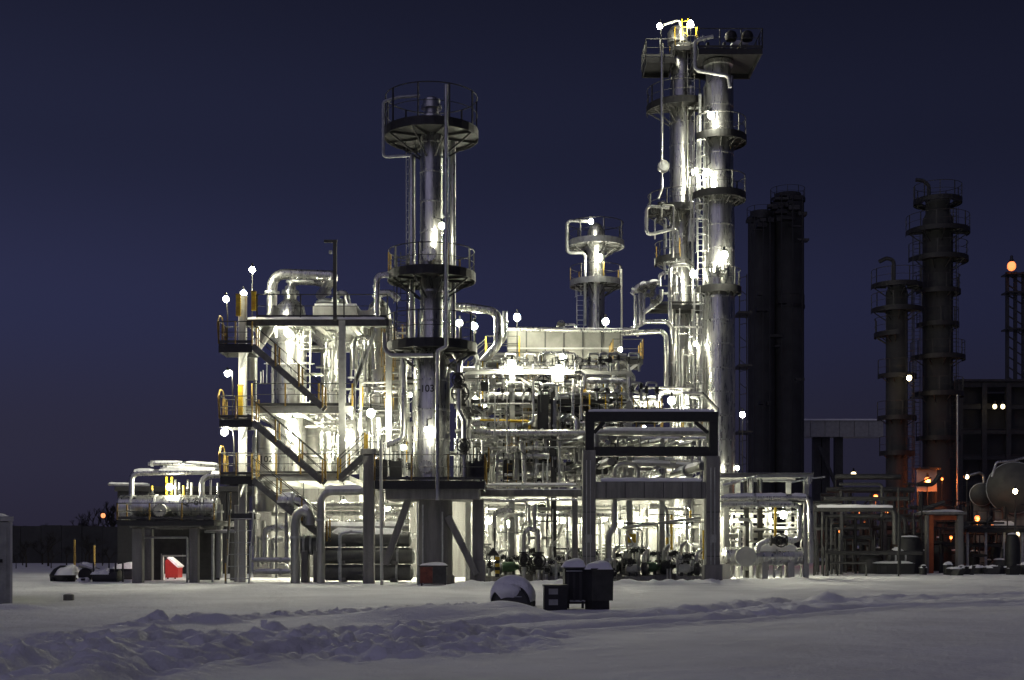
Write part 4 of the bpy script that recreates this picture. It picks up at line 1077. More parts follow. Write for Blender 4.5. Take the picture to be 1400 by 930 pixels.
FP = [
 ('fat snow topped pipe inside the head of the portal frame', 58.4, [(814, 612), (814, 594), (820, 591), (970, 592), (970, 606)], 4.8, 'alu2', 1),
 ('long stepped pipe hung below the concrete beam of the portal', 57.2, [(832, 800), (832, 730), (840, 720), (840, 684), (846, 680), (922, 680), (922, 662)], 4.6, 'alu2', 1),
 ('upright pipe just left of the portal frame leg', 58.4, [(786, 690), (786, 790)], 4.0, 'alu2', 0),
 ('level grey pipe resting on the portal beam', 59.0, [(840, 656), (840, 640), (850, 634), (872, 636), (872, 656)], 3.6, 'alu2', 0),
 ('broad inverted U pipe above the concrete beam of the portal', 59.6, [(853, 656), (853, 640), (860, 634), (920, 636), (962, 640)], 4.0, 'alu2', 1),
 ('snowy pipe receding left under the tie beam', 62.0, [(920, 650, 60), (960, 638, 58)], 5.4, 'alu2', 1),
 ('snowy slanting pipe behind the concrete beam of the portal', 62.0, [(868, 658, 66), (905, 645, 59)], 4.4, 'alu', 1),
 ('thin silver pipe slanting across the portal opening', 58.6, [(916, 604), (940, 596), (968, 592)], 1.4, 'alu', 0),
 ('slanting dark pipe across the bright ground floor', 59.0, [(852, 722), (900, 715), (958, 708)], 1.8, 'alu2', 0),
 ('second slanting dark pipe across the bright ground floor', 59.4, [(856, 720), (945, 711)], 1.0, 'alu2', 0),
]
for l, Y, pts, r, m, s_ in FP: pipe(l, Y, pts, r, m, snow=bool(s_), flanges=((0, .5),) if r > 2.3 else (), n=12)
for k in range(14):
    xx = 818 + k * 10.8; yy = R.choice([606, 604, 603, 640, 650, 605]); Y0, Y1_ = R.uniform(58.8, 60), R.uniform(66, 72); z = Z(yy, Y0)
    pipe('silver pipe running through the portal frame', 61, [('w', X(xx, 60), Y0, z), ('w', X(xx, 60) + R.uniform(-2.5, .5), Y1_, z)], R.choice([1.8, 2.4, 3.2]), R.choice(['alu', 'alu2']), snow=R.random() < .5, fill=True)
for k in range(9):
    yy = R.choice([583, 600, 630, 646, 600, 630]); Y = R.uniform(61.5, 67); z = Z(yy, Y); x0 = R.uniform(810, 850); x1 = R.uniform(910, 985)
    pipe('level silver pipe behind the portal frame', 64, [('w', X(x0, Y), Y, z), ('w', X(x1, Y), Y, z)], R.choice([2, 2.8, 3.6]), R.choice(['alu', 'alu2']), snow=k % 2 == 0, fill=True)
for k in range(5):
    rail_deck('railed service walkway glimpsed through the portal head', 822 + k * 28, 848 + k * 28, 588 + (k % 2) * 2, 66, 1.2, 'f', R.choice(['yellow', 'ochre']), None, .9, step=.7)

# ---------------- right pipe rack and drums
Yr = 63.0
t = thing('pipe_bridge', 'low pipe bridge with grey girders right of the portal frame', 'pipe bridge', (X(1050, Yr), Yr, 0))
for yy, h_, x1 in ((650, .24, 1112), (684, .26, 1100)):
    frame_beam(t, (X(984, Yr), Yr, Z(yy, Yr)), (X(x1, Yr), Yr, Z(yy, Yr)), h_, 'grey', .2, 'girder')
    frame_beam(t, (X(984, Yr), Yr + 4, Z(yy, Yr)), (X(x1, Yr), Yr + 4, Z(yy, Yr)), h_, 'grey', .2, 'girder')
for xx in (1000, 1028, 1047, 1102):
    frame_post(t, X(xx, Yr), Yr + (.0 if xx > 1100 else 1.5), -.1, Z(654, Yr), .24, 'dark' if xx in (1028, 1047) else 'grey')
    frame_post(t, X(xx, Yr), Yr + 4, -.1, Z(654, Yr), .24, 'grey')
MB().box(X(985, Yr), X(1110, Yr), Yr - .1, Yr + .1, Z(648, Yr) + .02, Z(646.5, Yr)).build('snow_cap', 'snow', t, False)
for k in range(5): frame_beam(t, (X(990 + 27 * k, Yr), Yr + .15, Z(686, Yr)), (X(990 + 27 * k, Yr), Yr + 3.9, Z(686, Yr)), .2, 'grey', .14, 'cross_beam')
HP = [
 ('snow topped pipe along the lower girder of the pipe bridge', 62.6, [(985, 681), (1078, 680), (1106, 681), (1108, 690), (1108, 770)], 4.2, 'alu', 1),
 ('bright pipe loop descending behind the right end of the bridge', 62.8, [(985, 690), (1086, 690), (1093, 694), (1093, 736), (1086, 739), (1050, 739), (1037, 744), (1035, 756)], 3.8, 'alu', 1),
 ('upright silver pipe at the right end of the bridge', 62.2, [(1106, 662), (1106, 652)], 3.0, 'alu', 0),
 ('yellow upright pipe under the pipe bridge', 63.2, [(1060, 692), (1060, 738)], 2.0, 'yellow', 0),
 ('slanting pipe leaving the top girder towards the portal', 62.8, [(988, 664), (1020, 655), (1036, 652)], 2.4, 'alu', 0),
 ('left slim hanger pipe of the bridge', 62.6, [(1023, 654), (1023, 682)], 1.4, 'alu', 0),
 ('middle slim hanger pipe of the bridge', 62.6, [(1029, 654), (1029, 682)], 1.2, 'alu', 0),
 ('right slim hanger pipe of the bridge', 62.6, [(1040, 654), (1040, 682)], 1.4, 'alu', 0),
 ('fat pale upright pipe under the pipe bridge', 65.0, [(1050, 690), (1050, 740)], 4.4, 'pale', 0),
 ('thin rail pipe above the right end of the bridge', 62.6, [(1082, 660), (1104, 655), (1128, 652)], 1.0, 'galv', 0),
]
for l, Y, pts, r, m, s_ in HP: pipe(l, Y, pts, r, m, snow=bool(s_), flanges=((0, .5),) if r > 2.3 else (), valves=((4, .6),) if 'loop' in l else (), n=12)
drum_x('long pale drum under the pipe bridge with banded shell', 1020, 1100, 761, 12, 63.4, 'alu', 'horizontal_drum', 'drum', (.3, .75), -.1, True, 3, 'concl')
d2 = thing('horizontal_drum', 'stubby pale drum with round bolted end cover beside the portal leg', 'drum', (X(1005, 62), 62, 0))
r_ = S(13, 62); MB().lathe((X(986, 62.6), 62.6, Z(761, 62)), [(r_ * .5, 0), (r_, .2), (r_, S(32, 62)), (r_ * 1.12, S(32, 62)), (r_ * 1.12, S(35, 62)), (r_ * .2, S(36, 62))], 24, 'x').build('shell', 'alu', d2)
MB().lathe((X(1017, 62), 61.6, Z(761, 62)), [(r_ * .9, .6), (r_ * .9, 0), (r_ * 1.05, -.01), (r_ * 1.05, -.12), (r_ * .3, -.14)], 24, 'y').build('end_cover', 'pale', d2)
MB().box(X(990, 62) - .2, X(1000, 62), 62.2, 63.0, -.1, Z(771, 62)).build('saddle', 'concl', d2, False)
for k in range(10):
    yy = R.choice([700, 712, 722, 732]); Y = R.uniform(64.5, 67); x0 = R.uniform(985, 1010); x1 = R.uniform(1050, 1100)
    pipe('level silver pipe in the depth of the pipe bridge', 65, [('w', X(x0, Y), Y, Z(yy, Y)), ('w', X(x1, Y), Y, Z(yy, Y))], R.choice([1.6, 2.4, 3.4]), R.choice(['alu', 'alu2', 'pale']), snow=k % 3 == 0, valves=((0, .4),) if k % 2 else (), fill=True)
for k in range(12):
    xx = 990 + k * 9.5 + R.uniform(-2, 2); Y = R.uniform(63.8, 66.5)
    pipe('upright pipe standing under the pipe bridge', 65, [(xx, 790, Y), (xx, R.choice([700, 720, 745]), Y)], R.choice([1.2, 1.8, 2.6]), R.choice(['alu', 'pale', 'alu2']), valves=((0, .25),) if k % 2 else (), fill=True)

# ---------------- bright ground floor
bw = thing('back_wall', 'pale concrete panel wall closing the back of the bright ground floor', 'wall', (X(820, 73), 73, 0))
for k in range(13):
    x0, x1 = X(636 + k * 28, 73), X(636 + (k + 1) * 28, 73)
    MB().box(x0 + .015, x1 - .015, 73.0 + R.uniform(-.01, .01), 73.25, -.1, Z(690, 73)).build('panel', 'concl', bw, False)
MB().box(X(634, 73), X(1002, 73), 72.9, 73.3, Z(690, 73) + .003, Z(682, 73)).build('lintel', 'concl', bw, False)
for xx in (728, 890): MB().box(X(xx - 11, 66), X(xx + 11, 66), 66.2, 67.0, -.1, Z(694, 66)).build('pier', 'concl', bw, False)
MB().box(X(700, 66), X(792, 66), 66.3, 66.9, Z(694, 66) + .003, Z(684, 66)).build('lintel', 'concl', bw, False)
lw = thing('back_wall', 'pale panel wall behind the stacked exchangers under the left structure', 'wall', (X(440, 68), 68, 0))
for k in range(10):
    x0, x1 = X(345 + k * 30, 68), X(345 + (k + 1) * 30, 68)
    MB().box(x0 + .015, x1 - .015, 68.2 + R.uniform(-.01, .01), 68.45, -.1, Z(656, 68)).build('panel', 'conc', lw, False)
for k in range(46):
    xx = R.uniform(655, 960); Y = R.uniform(60.5, 70); r = R.choice([1.2, 1.6, 2.2, 2.8, 3.8]); yt = R.uniform(690, 730)
    pts = [(xx, 792, Y), (xx, yt, Y)]
    if R.random() < .45: pts.append((xx + R.choice([-1, 1]) * R.uniform(12, 34), yt, Y))
    pipe('upright pipe standing in the bright ground floor', Y, pts, r, R.choice(['alu', 'pale', 'alu', 'alu2', 'white']), valves=((0, R.uniform(.2, .45)),) if R.random() < .55 else (), flanges=((0, .6),), fill=True)
for k in range(16):
    yy = R.uniform(694, 706) if k < 10 else R.uniform(755, 780); Y = R.uniform(61, 70); x0 = R.uniform(655, 780); x1 = x0 + R.uniform(60, 190)
    pipe('level pipe strung through the bright ground floor', Y, [(x0, yy, Y), (min(x1, 985), yy, Y)], R.choice([1.4, 2.2, 3.0]), R.choice(['alu', 'pale', 'alu2']), valves=((0, .5),) if k % 3 == 0 else (), flanges=((0, .3),), fill=True)
# twin hooked pipes with wheel valves
pipe('front hooked pipe with black wheel valve in the ground floor', 58.6, [(716, 795), (716, 728), (724, 722), (731, 726), (731, 690)], 3.4, 'alu', valves=((0, .45),))
pipe('rear hooked pipe with black wheel valve in the ground floor', 59.0, [(736, 795), (736, 728), (728, 718), (722, 712), (722, 690)], 4.0, 'alu', valves=((0, .42),))
pipe('fat pipe hooked over beside the twin hooked pipes', 60.0, [(676, 740), (676, 702), (684, 698), (700, 698)], 3.6, 'alu')
# pump skids
def pump(label, x, Y, s=1., m='grey'):
    p = Vector((X(x, Y), Y, 0)); t = thing('pump', label, 'pump', p); q = lambda a, b, c: p + Vector((a * s, b * s, c * s))
    MB().box(p.x - .7 * s, p.x + .7 * s, Y - .3 * s, Y + .3 * s, -.1, .28 * s).build('base', 'conc', t, False)
    MB().lathe(q(-.6, 0, .62), [(.1, 0), (.22 * s, .03), (.24 * s, .55 * s), (.15 * s, .6 * s), (.1 * s, .75 * s)], 14, 'x').build('motor', m, t)
    MB().lathe(q(.15, 0, .62), [(.12 * s, 0), (.3 * s, .06), (.34 * s, .25 * s), (.2 * s, .38 * s)], 16, 'x').build('volute', 'black', t)
    MB().tube([q(.3, 0, .7), q(.3, 0, 1.35), q(.55, 0, 1.55), q(.55, .8, 1.55)], .08 * s, 8).build('outlet', 'alu2', t)
    for a in (-.45, -.1): MB().box(p.x + a * s - .06, p.x + a * s + .06, Y - .22 * s, Y + .22 * s, .28 * s + .002, .45 * s).build('foot', 'black', t, False)
    return t
for k, xx in enumerate((672, 705, 742, 766, 830, 852, 872, 898, 920, 944)):
    pump('dark pump on a concrete base', xx, 59.2 + (k % 3) * .8, .95 + .12 * (k % 3), ('grey', 'green', 'black')[k % 3])
for k in range(26):
    xx = 665 + k * 11.6 + R.uniform(-4, 4); Y = R.uniform(58.6, 61.5)
    v = thing('valve_stand', 'dark valve stand between the ground floor pumps', 'valve', (X(xx, Y), Y, 0))
    h = R.uniform(.9, 1.5)
    MB().tube([(X(xx, Y), Y, -.1), (X(xx, Y), Y, h), (X(xx, Y) + .45, Y, h), (X(xx, Y) + .45, Y, -.1)], R.choice([.05, .07, .09]), 8, .15).build('loop', R.choice(['galv', 'alu', 'alu2']), v)
    add_valve(v, (X(xx, Y), Y, h * .6), 'z', R.uniform(.6, .9), R.uniform(-.7, .7)); add_valve(v, (X(xx, Y) + .22, Y, h), 'x', R.uniform(.5, .8))
    if R.random() < .5: add_valve(v, (X(xx, Y) + .45, Y, h * .35), 'z', R.uniform(.6, .8), R.uniform(-.7, .7))
# hazard striped bollard and yellow posts
t = thing('hazard_post', 'yellow and black striped hazard post by the stout concrete post', 'post', (X(680, 57), 57, 0))
for k in range(6):
    MB().box(X(677, 57), X(683, 57), 56.9, 57.1, Z(789 - k * 4.6, 57) + .002, Z(789 - (k + 1) * 4.6, 57)).build('stripe', ('black', 'yellow')[k % 2], t, False)
MB().raw([(X(666, 57), 56.95, Z(760, 57)), (X(683, 57), 56.95, Z(760, 57)), (X(674, 57), 56.95, Z(748, 57)), (X(666, 57), 57.02, Z(760, 57)), (X(683, 57), 57.02, Z(760, 57)), (X(674, 57), 57.02, Z(748, 57))], [(0, 1, 2), (5, 4, 3), (0, 3, 4, 1), (1, 4, 5, 2), (2, 5, 3, 0)]).build('warning_triangle', 'dark', t, False)
for k, (xx, ya, yb, Y) in enumerate(((918, 703, 752, 62.5), (944, 698, 712, 62), (962, 725, 765, 60), (912, 735, 750, 60.5))):
    pipe('bright yellow upright in the ground floor right of centre', Y, [(xx, yb), (xx, ya)], 1.8, 'yellow', name='yellow_upright', cat='upright')
t = thing('notice_board', 'small yellow and white notice board on posts in the ground floor', 'sign', (X(864, 60.5), 60.5, 0))
for xx in (857, 871): MB().bar((X(xx, 60.5), 60.5, 0), (X(xx, 60.5), 60.5, Z(728, 60.5)), .06, .06).build('post', 'galv', t, False)
MB().box(X(858.5, 60.5), X(869.5, 60.5), 60.44, 60.5, Z(742, 60.5), Z(730, 60.5)).build('yellow_plate', 'yellow', t, False)
MB().box(X(858.5, 60.5), X(869.5, 60.5), 60.44, 60.5, Z(752, 60.5), Z(743, 60.5)).build('white_plate', 'white', t, False)

# ---------------- dense thin pipework zones
ZN = random.Random(77)
def zone(label, n, xa, xb, ya, yb, Ya, Yb, rs=(.8, 1.2, 1.6, 2.2), ms=('alu', 'alu', 'pale', 'galv', 'alu2'), horiz=.35, ln=(18, 60)):
    for k in range(n):
        Y = ZN.uniform(Ya, Yb); r = ZN.choice(rs); x = ZN.uniform(xa, xb); y = ZN.uniform(ya, yb); l_ = ZN.uniform(*ln); m = ZN.choice(ms)
        if ZN.random() < horiz: pts = [(x, y, Y), (min(xb, x + l_ * 1.4), y, Y)]
        else: pts = [(x, min(yb, y + l_), Y), (x, y, Y)]
        q = ZN.random()
        if q < .35: pts.append((pts[-1][0] + ZN.choice([-1, 1]) * ZN.uniform(5, 22), pts[-1][1] + (0 if len(pts) and pts[0][0] == pts[1][0] else ZN.choice([-1, 1]) * ZN.uniform(6, 22)), Y))
        if q < .15: pts.append((pts[-1][0], pts[-1][1] + ZN.uniform(6, 30), Y))
        pipe(label, Y, pts, r, m, valves=((0, ZN.uniform(.3, .7)),) if ZN.random() < .3 else (), flanges=((0, .5),), fill=True)
zone('pipe under the left roof', 26, 350, 560, 450, 525, 61, 66)
zone('pipe on the second floor', 30, 350, 560, 565, 625, 60.5, 66)
zone('pipe among the exchangers', 44, 345, 565, 690, 775, 60, 67, rs=(1, 1.6, 2.4, 3.2))
zone('pipe high in the tall rack', 60, 622, 862, 508, 585, 60.2, 66)
zone('pipe low in the tall rack', 50, 622, 862, 590, 655, 60, 66, ms=('alu', 'alu2', 'galv', 'alu2'))
zone('pipe between column shafts', 22, 915, 1000, 410, 590, 68.6, 72, rs=(.8, 1.1, 1.6), horiz=.15, ln=(40, 130))
zone('pipe at the column foot', 22, 862, 960, 530, 575, 63, 69)
zone('pipe in the bright basement', 60, 655, 985, 692, 770, 60, 71, rs=(.8, 1.4, 2.0, 3.0), ms=('alu', 'pale', 'white', 'alu', 'galv'))
zone('pipe inside the bridge', 30, 988, 1100, 690, 780, 63.5, 67)
zone('pipe behind the portal', 34, 818, 962, 580, 655, 59, 66, ms=('alu', 'alu2', 'alu2'))

zone('stout pipe high in the rack', 44, 622, 862, 512, 590, 61, 66, rs=(2.4, 3, 3.8, 4.6), horiz=.5)
zone('stout pipe low in the rack', 44, 622, 800, 595, 662, 60, 66, rs=(2.4, 3, 3.8, 4.6), ms=('alu', 'alu2', 'alu'), horiz=.5)
zone('stout pipe left of the column', 34, 440, 566, 455, 640, 60, 66, rs=(1.6, 2.4, 3.2), horiz=.35)
zone('thin pipe left of the column', 44, 430, 566, 445, 645, 59.4, 65, rs=(.7, 1, 1.4), horiz=.3)
zone('thin pipe over the rack', 40, 640, 860, 488, 530, 61, 66, rs=(.7, 1, 1.4), horiz=.3)
# small railed landings added through the rack and left structure for dark contrast
for k, (x0, x1, y, Y, pm) in enumerate(((628, 660, 560, 61.6, 'yellow'), (664, 690, 540, 62.4, 'ochre'), (704, 734, 548, 63, 'yellow'), (764, 800, 556, 61.2, 'ochre'), (806, 850, 566, 60.6, 'yellow'), (628, 668, 640, 58.8, 'ochre'), (720, 752, 632, 62, 'ochre'),
        (496, 530, 556, 61, 'yellow'), (500, 556, 632, 59.6, 'ochre'), (536, 566, 520, 61, 'ochre'), (866, 905, 572, 62.2, 'yellow'), (640, 680, 520, 64, 'yellow'))):
    rail_deck('small added dark landing among the pipes', x0, x1, y, Y, 1.1, 'fr', pm, None, .95, 'landing', .14, .8)
for k, (x, ya, yb, Y) in enumerate(((655, 520, 600, 62), (722, 515, 640, 63), (812, 530, 600, 61.4), (532, 450, 560, 61), (486, 560, 648, 61.5), (700, 590, 668, 60.6))):
    t = thing('access_ladder', 'thin caged ladder climbing among the pipes', 'ladder', W(x, yb, Y)); ladder(t, (X(x, Y), Y, Z(yb, Y)), Z(ya, Y), 'f', True, .42, ('galv', 'ochre')[k % 2])
for k in range(20):
    x, y, Y = ZN.uniform(625, 860), ZN.uniform(515, 655), ZN.uniform(60, 63)
    t = thing('control_box', 'small dark control box on the pipe rack', 'box', W(x, y, Y)); w = ZN.uniform(.12, .3); c = W(x, y, Y)
    MB().box(c.x - w, c.x + w, Y - .1, Y + .1, c.z, c.z + ZN.uniform(.3, .8)).build('casing', ZN.choice(['dark', 'black', 'grey']), t, False)
    MB().cyl(c - Vector((0, 0, .5)), c - Vector((0, 0, .002)), .03, .03, 6).build('stem', 'galv', t)

# fittings on the portal legs and beams
pf = bpy.data.objects['portal_frame']
for xx, yt in ((805, 630), (974, 640)):
    for d_ in (-.12, .05): MB().cyl((X(xx, Yp) + d_, Yp - .36, -.1), (X(xx, Yp) + d_, Yp - .36, Z(yt, Yp)), .022, .022, 6).build('conduit', 'galv', pf)
    MB().box(X(xx, Yp) - .16, X(xx, Yp) + .1, Yp - .43, Yp - .325, Z(742, Yp), Z(731, Yp)).build('junction_box', 'grey', pf, False)
    for yy in (700, 760): MB().box(X(xx, Yp) - .3, X(xx, Yp) + .3, Yp - .345, Yp - .325, Z(yy + 1, Yp), Z(yy, Yp)).build('strap', 'dark', pf, False)
for k in range(6):
    xx = 828 + k * 26; MB().box(X(xx, Yp) - .02, X(xx, Yp) + .02, Yp - .285, Yp - .272, Z(681, Yp), Z(660, Yp)).build('cast_joint', 'dark', pf, False)

zone('thin pipe high between the columns', 16, 937, 964, 90, 330, 69.5, 72.2, rs=(.7, 1.0, 1.5, 2.0), ms=('alu', 'alu2', 'galv'), horiz=.08, ln=(60, 170))
zone('thin pipe on the slim column', 14, 900, 930, 270, 420, 70, 72, rs=(.7, 1.0, 1.4), ms=('alu', 'alu2', 'galv'), horiz=.3, ln=(20, 70))
zone('hairline pipe before the rack', 40, 625, 860, 510, 660, 58.8, 60.4, rs=(.6, .8, 1.0), ms=('alu', 'galv', 'dark', 'steel'), horiz=.3, ln=(20, 80))
zone('hairline pipe in the basement', 40, 655, 985, 692, 775, 58.6, 61, rs=(.6, .9, 1.2), ms=('alu', 'galv', 'steel', 'dark'), horiz=.3, ln=(20, 70))

# ================================================================== FOREGROUND
def dome_snow(parent, x0, x1, y0, y1, z, h, n=9):
    v = []; f = []
    for j in range(n + 1):
        for i in range(n + 1):
            u, w = i / n * 2 - 1, j / n * 2 - 1
            k = (1 - abs(u) ** 3.2) ** .6 * (1 - abs(w) ** 3.2) ** .6
            v.append((x0 + (x1 - x0) * i / n, y0 + (y1 - y0) * j / n, z + h * k * (1 + .16 * math.sin(3 * u + 2 * w)) - .02 * (1 - k)))
    for j in range(n):
        for i in range(n): a = j * (n + 1) + i; f.append((a, a + 1, a + n + 2, a + n + 1))
    o = MB().raw(v, f); return o.build('snow_cap', 'snow', parent)
# dark barrel lying in the snow
xb_, yb_ = X(702, 34.5), 34.5
t = thing('barrel', 'dark fallen barrel half buried under a thick hump of snow', 'barrel', (xb_, yb_, 0))
a = rad(-10); dv = Vector((math.sin(a), -math.cos(a), 0)); c = Vector((xb_, yb_, .12)); rB = .52
b = MB(); b.cyl(c - dv * .42, c + dv * .42, rB, rB, 28)
for k in (-.38, -.12, .12, .38): b.cyl(c + dv * (k - .02), c + dv * (k + .02), rB + .02, rB + .02, 28)
b.build('shell', 'black', t)
MB().cyl(c + dv * .42, c + dv * .44, rB * .86, rB * .86, 28).build('lid', 'dark', t)
MB().tube([c + dv * .44 + Vector((.12, 0, .2)), c + dv * .5 + Vector((.12, 0, .2)), c + dv * .5 + Vector((.3, 0, .2)), c + dv * .44 + Vector((.3, 0, .2))], .015, 6, .03).build('handle', 'galv', t)
# snow that has slid down over the lid
v = []; f = []; n = 10
for j in range(n + 1):
    for i in range(n + 1):
        u, w = i / n * 2 - 1, j / n
        hw = .46 * (1 - w * .55) ; z_ = c.z + rB * math.cos(min(1.4, abs(u * hw) / rB)) + .08 - w * .42
        v.append(c + dv * (.43 + .16 * math.sin(w * 3.0) * (1 - u * u)) + Vector((u * hw - .05, 0, z_ - c.z)))
for j in range(n):
    for i in range(n): q = j * (n + 1) + i; f.append((q, q + n + 1, q + n + 2, q + 1))
MB().raw(v, f).build('slid_snow', 'snow', t)
v = []; f = []; n = 14
for j in range(n + 1):
    for i in range(n + 1):
        u, w = i / n * 2 - 1, j / n * 2 - 1
        th = u * 1.45; s_ = Vector((-dv.y, dv.x, 0))
        k = (1 - abs(u) ** 2.6) * (1 - abs(w) ** 6)
        rr_ = rB + .02 + .2 * max(0, k) * (1 + .2 * math.sin(4 * w + u))
        v.append(c + dv * (w * .5) + s_ * (rr_ * math.sin(th)) + Vector((0, 0, rr_ * math.cos(th))))
for j in range(n):
    for i in range(n): q = j * (n + 1) + i; f.append((q, q + n + 1, q + n + 2, q + 1))
MB().raw(v, f).build('snow_cap', 'snow', t)
# bins
def rot_box(b, c, sx_, sy_, z0, z1, a, lean=0.):
    ca, sa = math.cos(a), math.sin(a); v = []
    for z in (z0, z1):
        for j in (-1, 1):
            for i in (-1, 1):
                x, y = i * sx_ / 2, j * sy_ / 2; v.append((c[0] + x * ca - y * sa + lean * (z - z0), c[1] + x * sa + y * ca, z))
    return b.raw(v, [(0, 2, 3, 1), (4, 5, 7, 6), (0, 1, 5, 4), (2, 6, 7, 3), (0, 4, 6, 2), (1, 3, 7, 5)])
Yq = 34.2
t = thing('waste_bin', 'upright black bin with snow cap standing behind the low crate', 'bin', (X(786, Yq), Yq, 0))
rot_box(MB(), (X(785, Yq + .3), Yq + .3), .56, .6, .12, 1.06, .05).build('body', 'black', t, False)
rot_box(MB(), (X(785, Yq + .3), Yq + .3), .62, .66, 1.062, 1.12, .05).build('lid', 'dark', t, False)
dome_snow(t, X(785, Yq) - .33, X(785, Yq) + .33, Yq - .05, Yq + .65, 1.12, .2)
MB().bar((X(779, Yq), Yq - .02, .2), (X(800, Yq), Yq - .02, .2), .03, .05).build('foot_bar', 'galv', t, False)
for k in range(3): MB().box(X(785, Yq) - .2 + k * .17, X(785, Yq) - .14 + k * .17, Yq - .035, Yq - .012, .2, .95).build('stiffening_rib', 'dark', t, False)
MB().tube([(X(785, Yq) - .2, Yq - .02, 1.0), (X(785, Yq) - .2, Yq - .1, 1.0), (X(785, Yq) + .2, Yq - .1, 1.0), (X(785, Yq) + .2, Yq - .02, 1.0)], .018, 6, .04).build('handle', 'galv', t)
for xx in (775, 795): MB().cyl((X(xx, Yq), Yq + .0, .1), (X(xx, Yq) + .06, Yq + .0, .1), .1, .1, 14).build('wheel', 'rubber', t)
t = thing('waste_bin', 'tilted dark grey bin with drooping snow hood right of the black bin', 'bin', (X(817, Yq), Yq, 0))
rot_box(MB(), (X(817, Yq), Yq - .1), .62, .56, .22, 1.02, .38, .02).build('body', 'dark', t, False)
rot_box(MB(), (X(816, Yq), Yq - .1), .50, .46, -.05, .218, .38).build('base', 'black', t, False)
rot_box(MB(), (X(818, Yq), Yq - .1), .68, .62, 1.022, 1.08, .38).build('lid', 'dark', t, False)
dome_snow(t, X(818, Yq) - .38, X(818, Yq) + .37, Yq - .46, Yq + .26, 1.07, .19)
t = thing('crate', 'low black crate with two pale stickers left of the bins', 'crate', (X(760, 33.8), 33.8, 0))
rot_box(MB(), (X(759, 33.8), 33.8), .60, .5, -.05, .60, .04).build('body', 'black', t, False)
for zz_ in (.40, .12): rot_box(MB(), (X(756.5, 33.55), 33.548), .24, .02, zz_, zz_ + .15, .04).build('sticker', 'grey', t, False)
rot_box(MB(), (X(759, 33.8), 33.8), .64, .54, .602, .65, .04).build('rim', 'dark', t, False)
# small cabinet on legs in front of the pier
Yc = 53.6
t = thing('electric_cabinet', 'rust red cabinet on legs with a snow roof before the pier', 'cabinet', (X(593, Yc), Yc, 0))
MB().box(X(575, Yc), X(592, Yc) - .003, Yc - .3, Yc + .3, Z(797, Yc), Z(775, Yc)).build('red_door', 'rust', t, False)
MB().box(X(592, Yc), X(611, Yc), Yc - .3, Yc + .3, Z(797, Yc), Z(775, Yc)).build('door', 'dark', t, False)
MB().box(X(573, Yc), X(613, Yc), Yc - .36, Yc + .36, Z(775, Yc) + .002, Z(773, Yc)).build('roof', 'dark', t, False)
for xx in (577, 609): MB().bar((X(xx, Yc), Yc - .2, -.1), (X(xx, Yc), Yc - .2, Z(797, Yc)), .06, .06).build('leg', 'dark', t, False)
dome_snow(t, X(573, Yc), X(613, Yc), Yc - .36, Yc + .36, Z(773, Yc), .12)
# container at the left edge
Yk = 36.0
xk = X(17, Yk)
t = thing('site_container', 'pale grey site container with rounded snowy roof', 'container', (xk, Yk, 0)); t.rotation_euler.z = rad(23)
MB().box(xk - 2.4, xk - .06, Yk, Yk + 6, -.1, 2.34).build('body', 'grey', t, False)
MB().box(xk - .058, xk, Yk - .03, Yk + .05, -.1, 2.36).build('corner_post', 'pale', t, False)
MB().box(xk - 2.45, xk + .03, Yk - .04, Yk + 6, 2.362, 2.5).build('roof_rail', 'pale', t, False)
for k in range(12): MB().box(xk - .24 - k * .2, xk - .16 - k * .2, Yk - .025, Yk - .002, .1, 2.2).build('rib', 'grey', t, False)
MB().box(xk - .34, xk - .26, Yk - .06, Yk - .027, 1.2, 1.3).build('handle', 'black', t, False)
dome_snow(t, xk - 2.5, xk + .02, Yk - .05, Yk + 5.9, 2.5, .16, 12)
# loose block and snow lumps
for lab, px, py, w_, h_, Y in (('small dark concrete block lying alone on the snow near the container', 94, 822, 13, 8, 39.6), ('small square snow block in the churned foreground', 361, 858, 9, 9, 27.0)):
    t = thing('block', lab, 'block', (X(px, Y), Y, 0)); g = gz(X(px, Y), Y)
    m_ = 'conc' if Y > 30 else 'snow'
    rot_box(MB(), (X(px, Y), Y), S(w_, Y), S(w_, Y), g - .05, g + S(h_, Y), .2).build('block_body', m_, t, False)
    if Y > 30: dome_snow(t, X(px, Y) - S(w_ * .45, Y), X(px, Y) + S(w_ * .45, Y), Y - .12, Y + .12, g + S(h_, Y), .03, 5)

# ---------------- snow covered scrap on the left
Yd = 59.0
t = thing('skid_frame', 'low dark skid frame loaded with snow covered machinery', 'skid', (X(95, Yd), Yd, 0))
for dy in (0, 1.4): MB().bar(W(66, 806, Yd + dy), W(118, 806, Yd + dy), .12, .14).build('runner', 'black', t, False)
for xx in (70, 90, 112): MB().bar((X(xx, Yd), Yd, .1), (X(xx, Yd), Yd + 1.4, .1), .1, .1).build('cross_bar', 'black', t, False)
MB().lathe(W(86, 796, Yd + .7), [(.1, -.02), (.55, 0), (.6, .35), (.4, .62), (.12, .78)], 14).build('winch_housing', 'black', t)
dome_snow(t, X(73, Yd), X(100, Yd), Yd + .1, Yd + 1.3, Z(786, Yd), .42)
MB().lathe((X(112, Yd), Yd + .6, .3), [(.1, -.2), (.32, -.18), (.32, .18), (.1, .2)], 16, 'y').build('cable_reel', 'rubber', t)
dome_snow(t, X(100, Yd), X(120, Yd), Yd + .2, Yd + 1.2, Z(797, Yd), .3)
t = thing('pipe_trestle', 'trestle of snow covered pipes left of the concrete stand', 'trestle', (X(150, Yd), Yd, 0))
for xx in (128, 158, 168): MB().bar((X(xx, Yd), Yd, -.1), (X(xx, Yd), Yd, .9), .07, .07).build('leg', 'dark', t, False)
MB().bar(W(120, 800, Yd), W(185, 800, Yd), .2, .14).build('bearer', 'black', t, False)
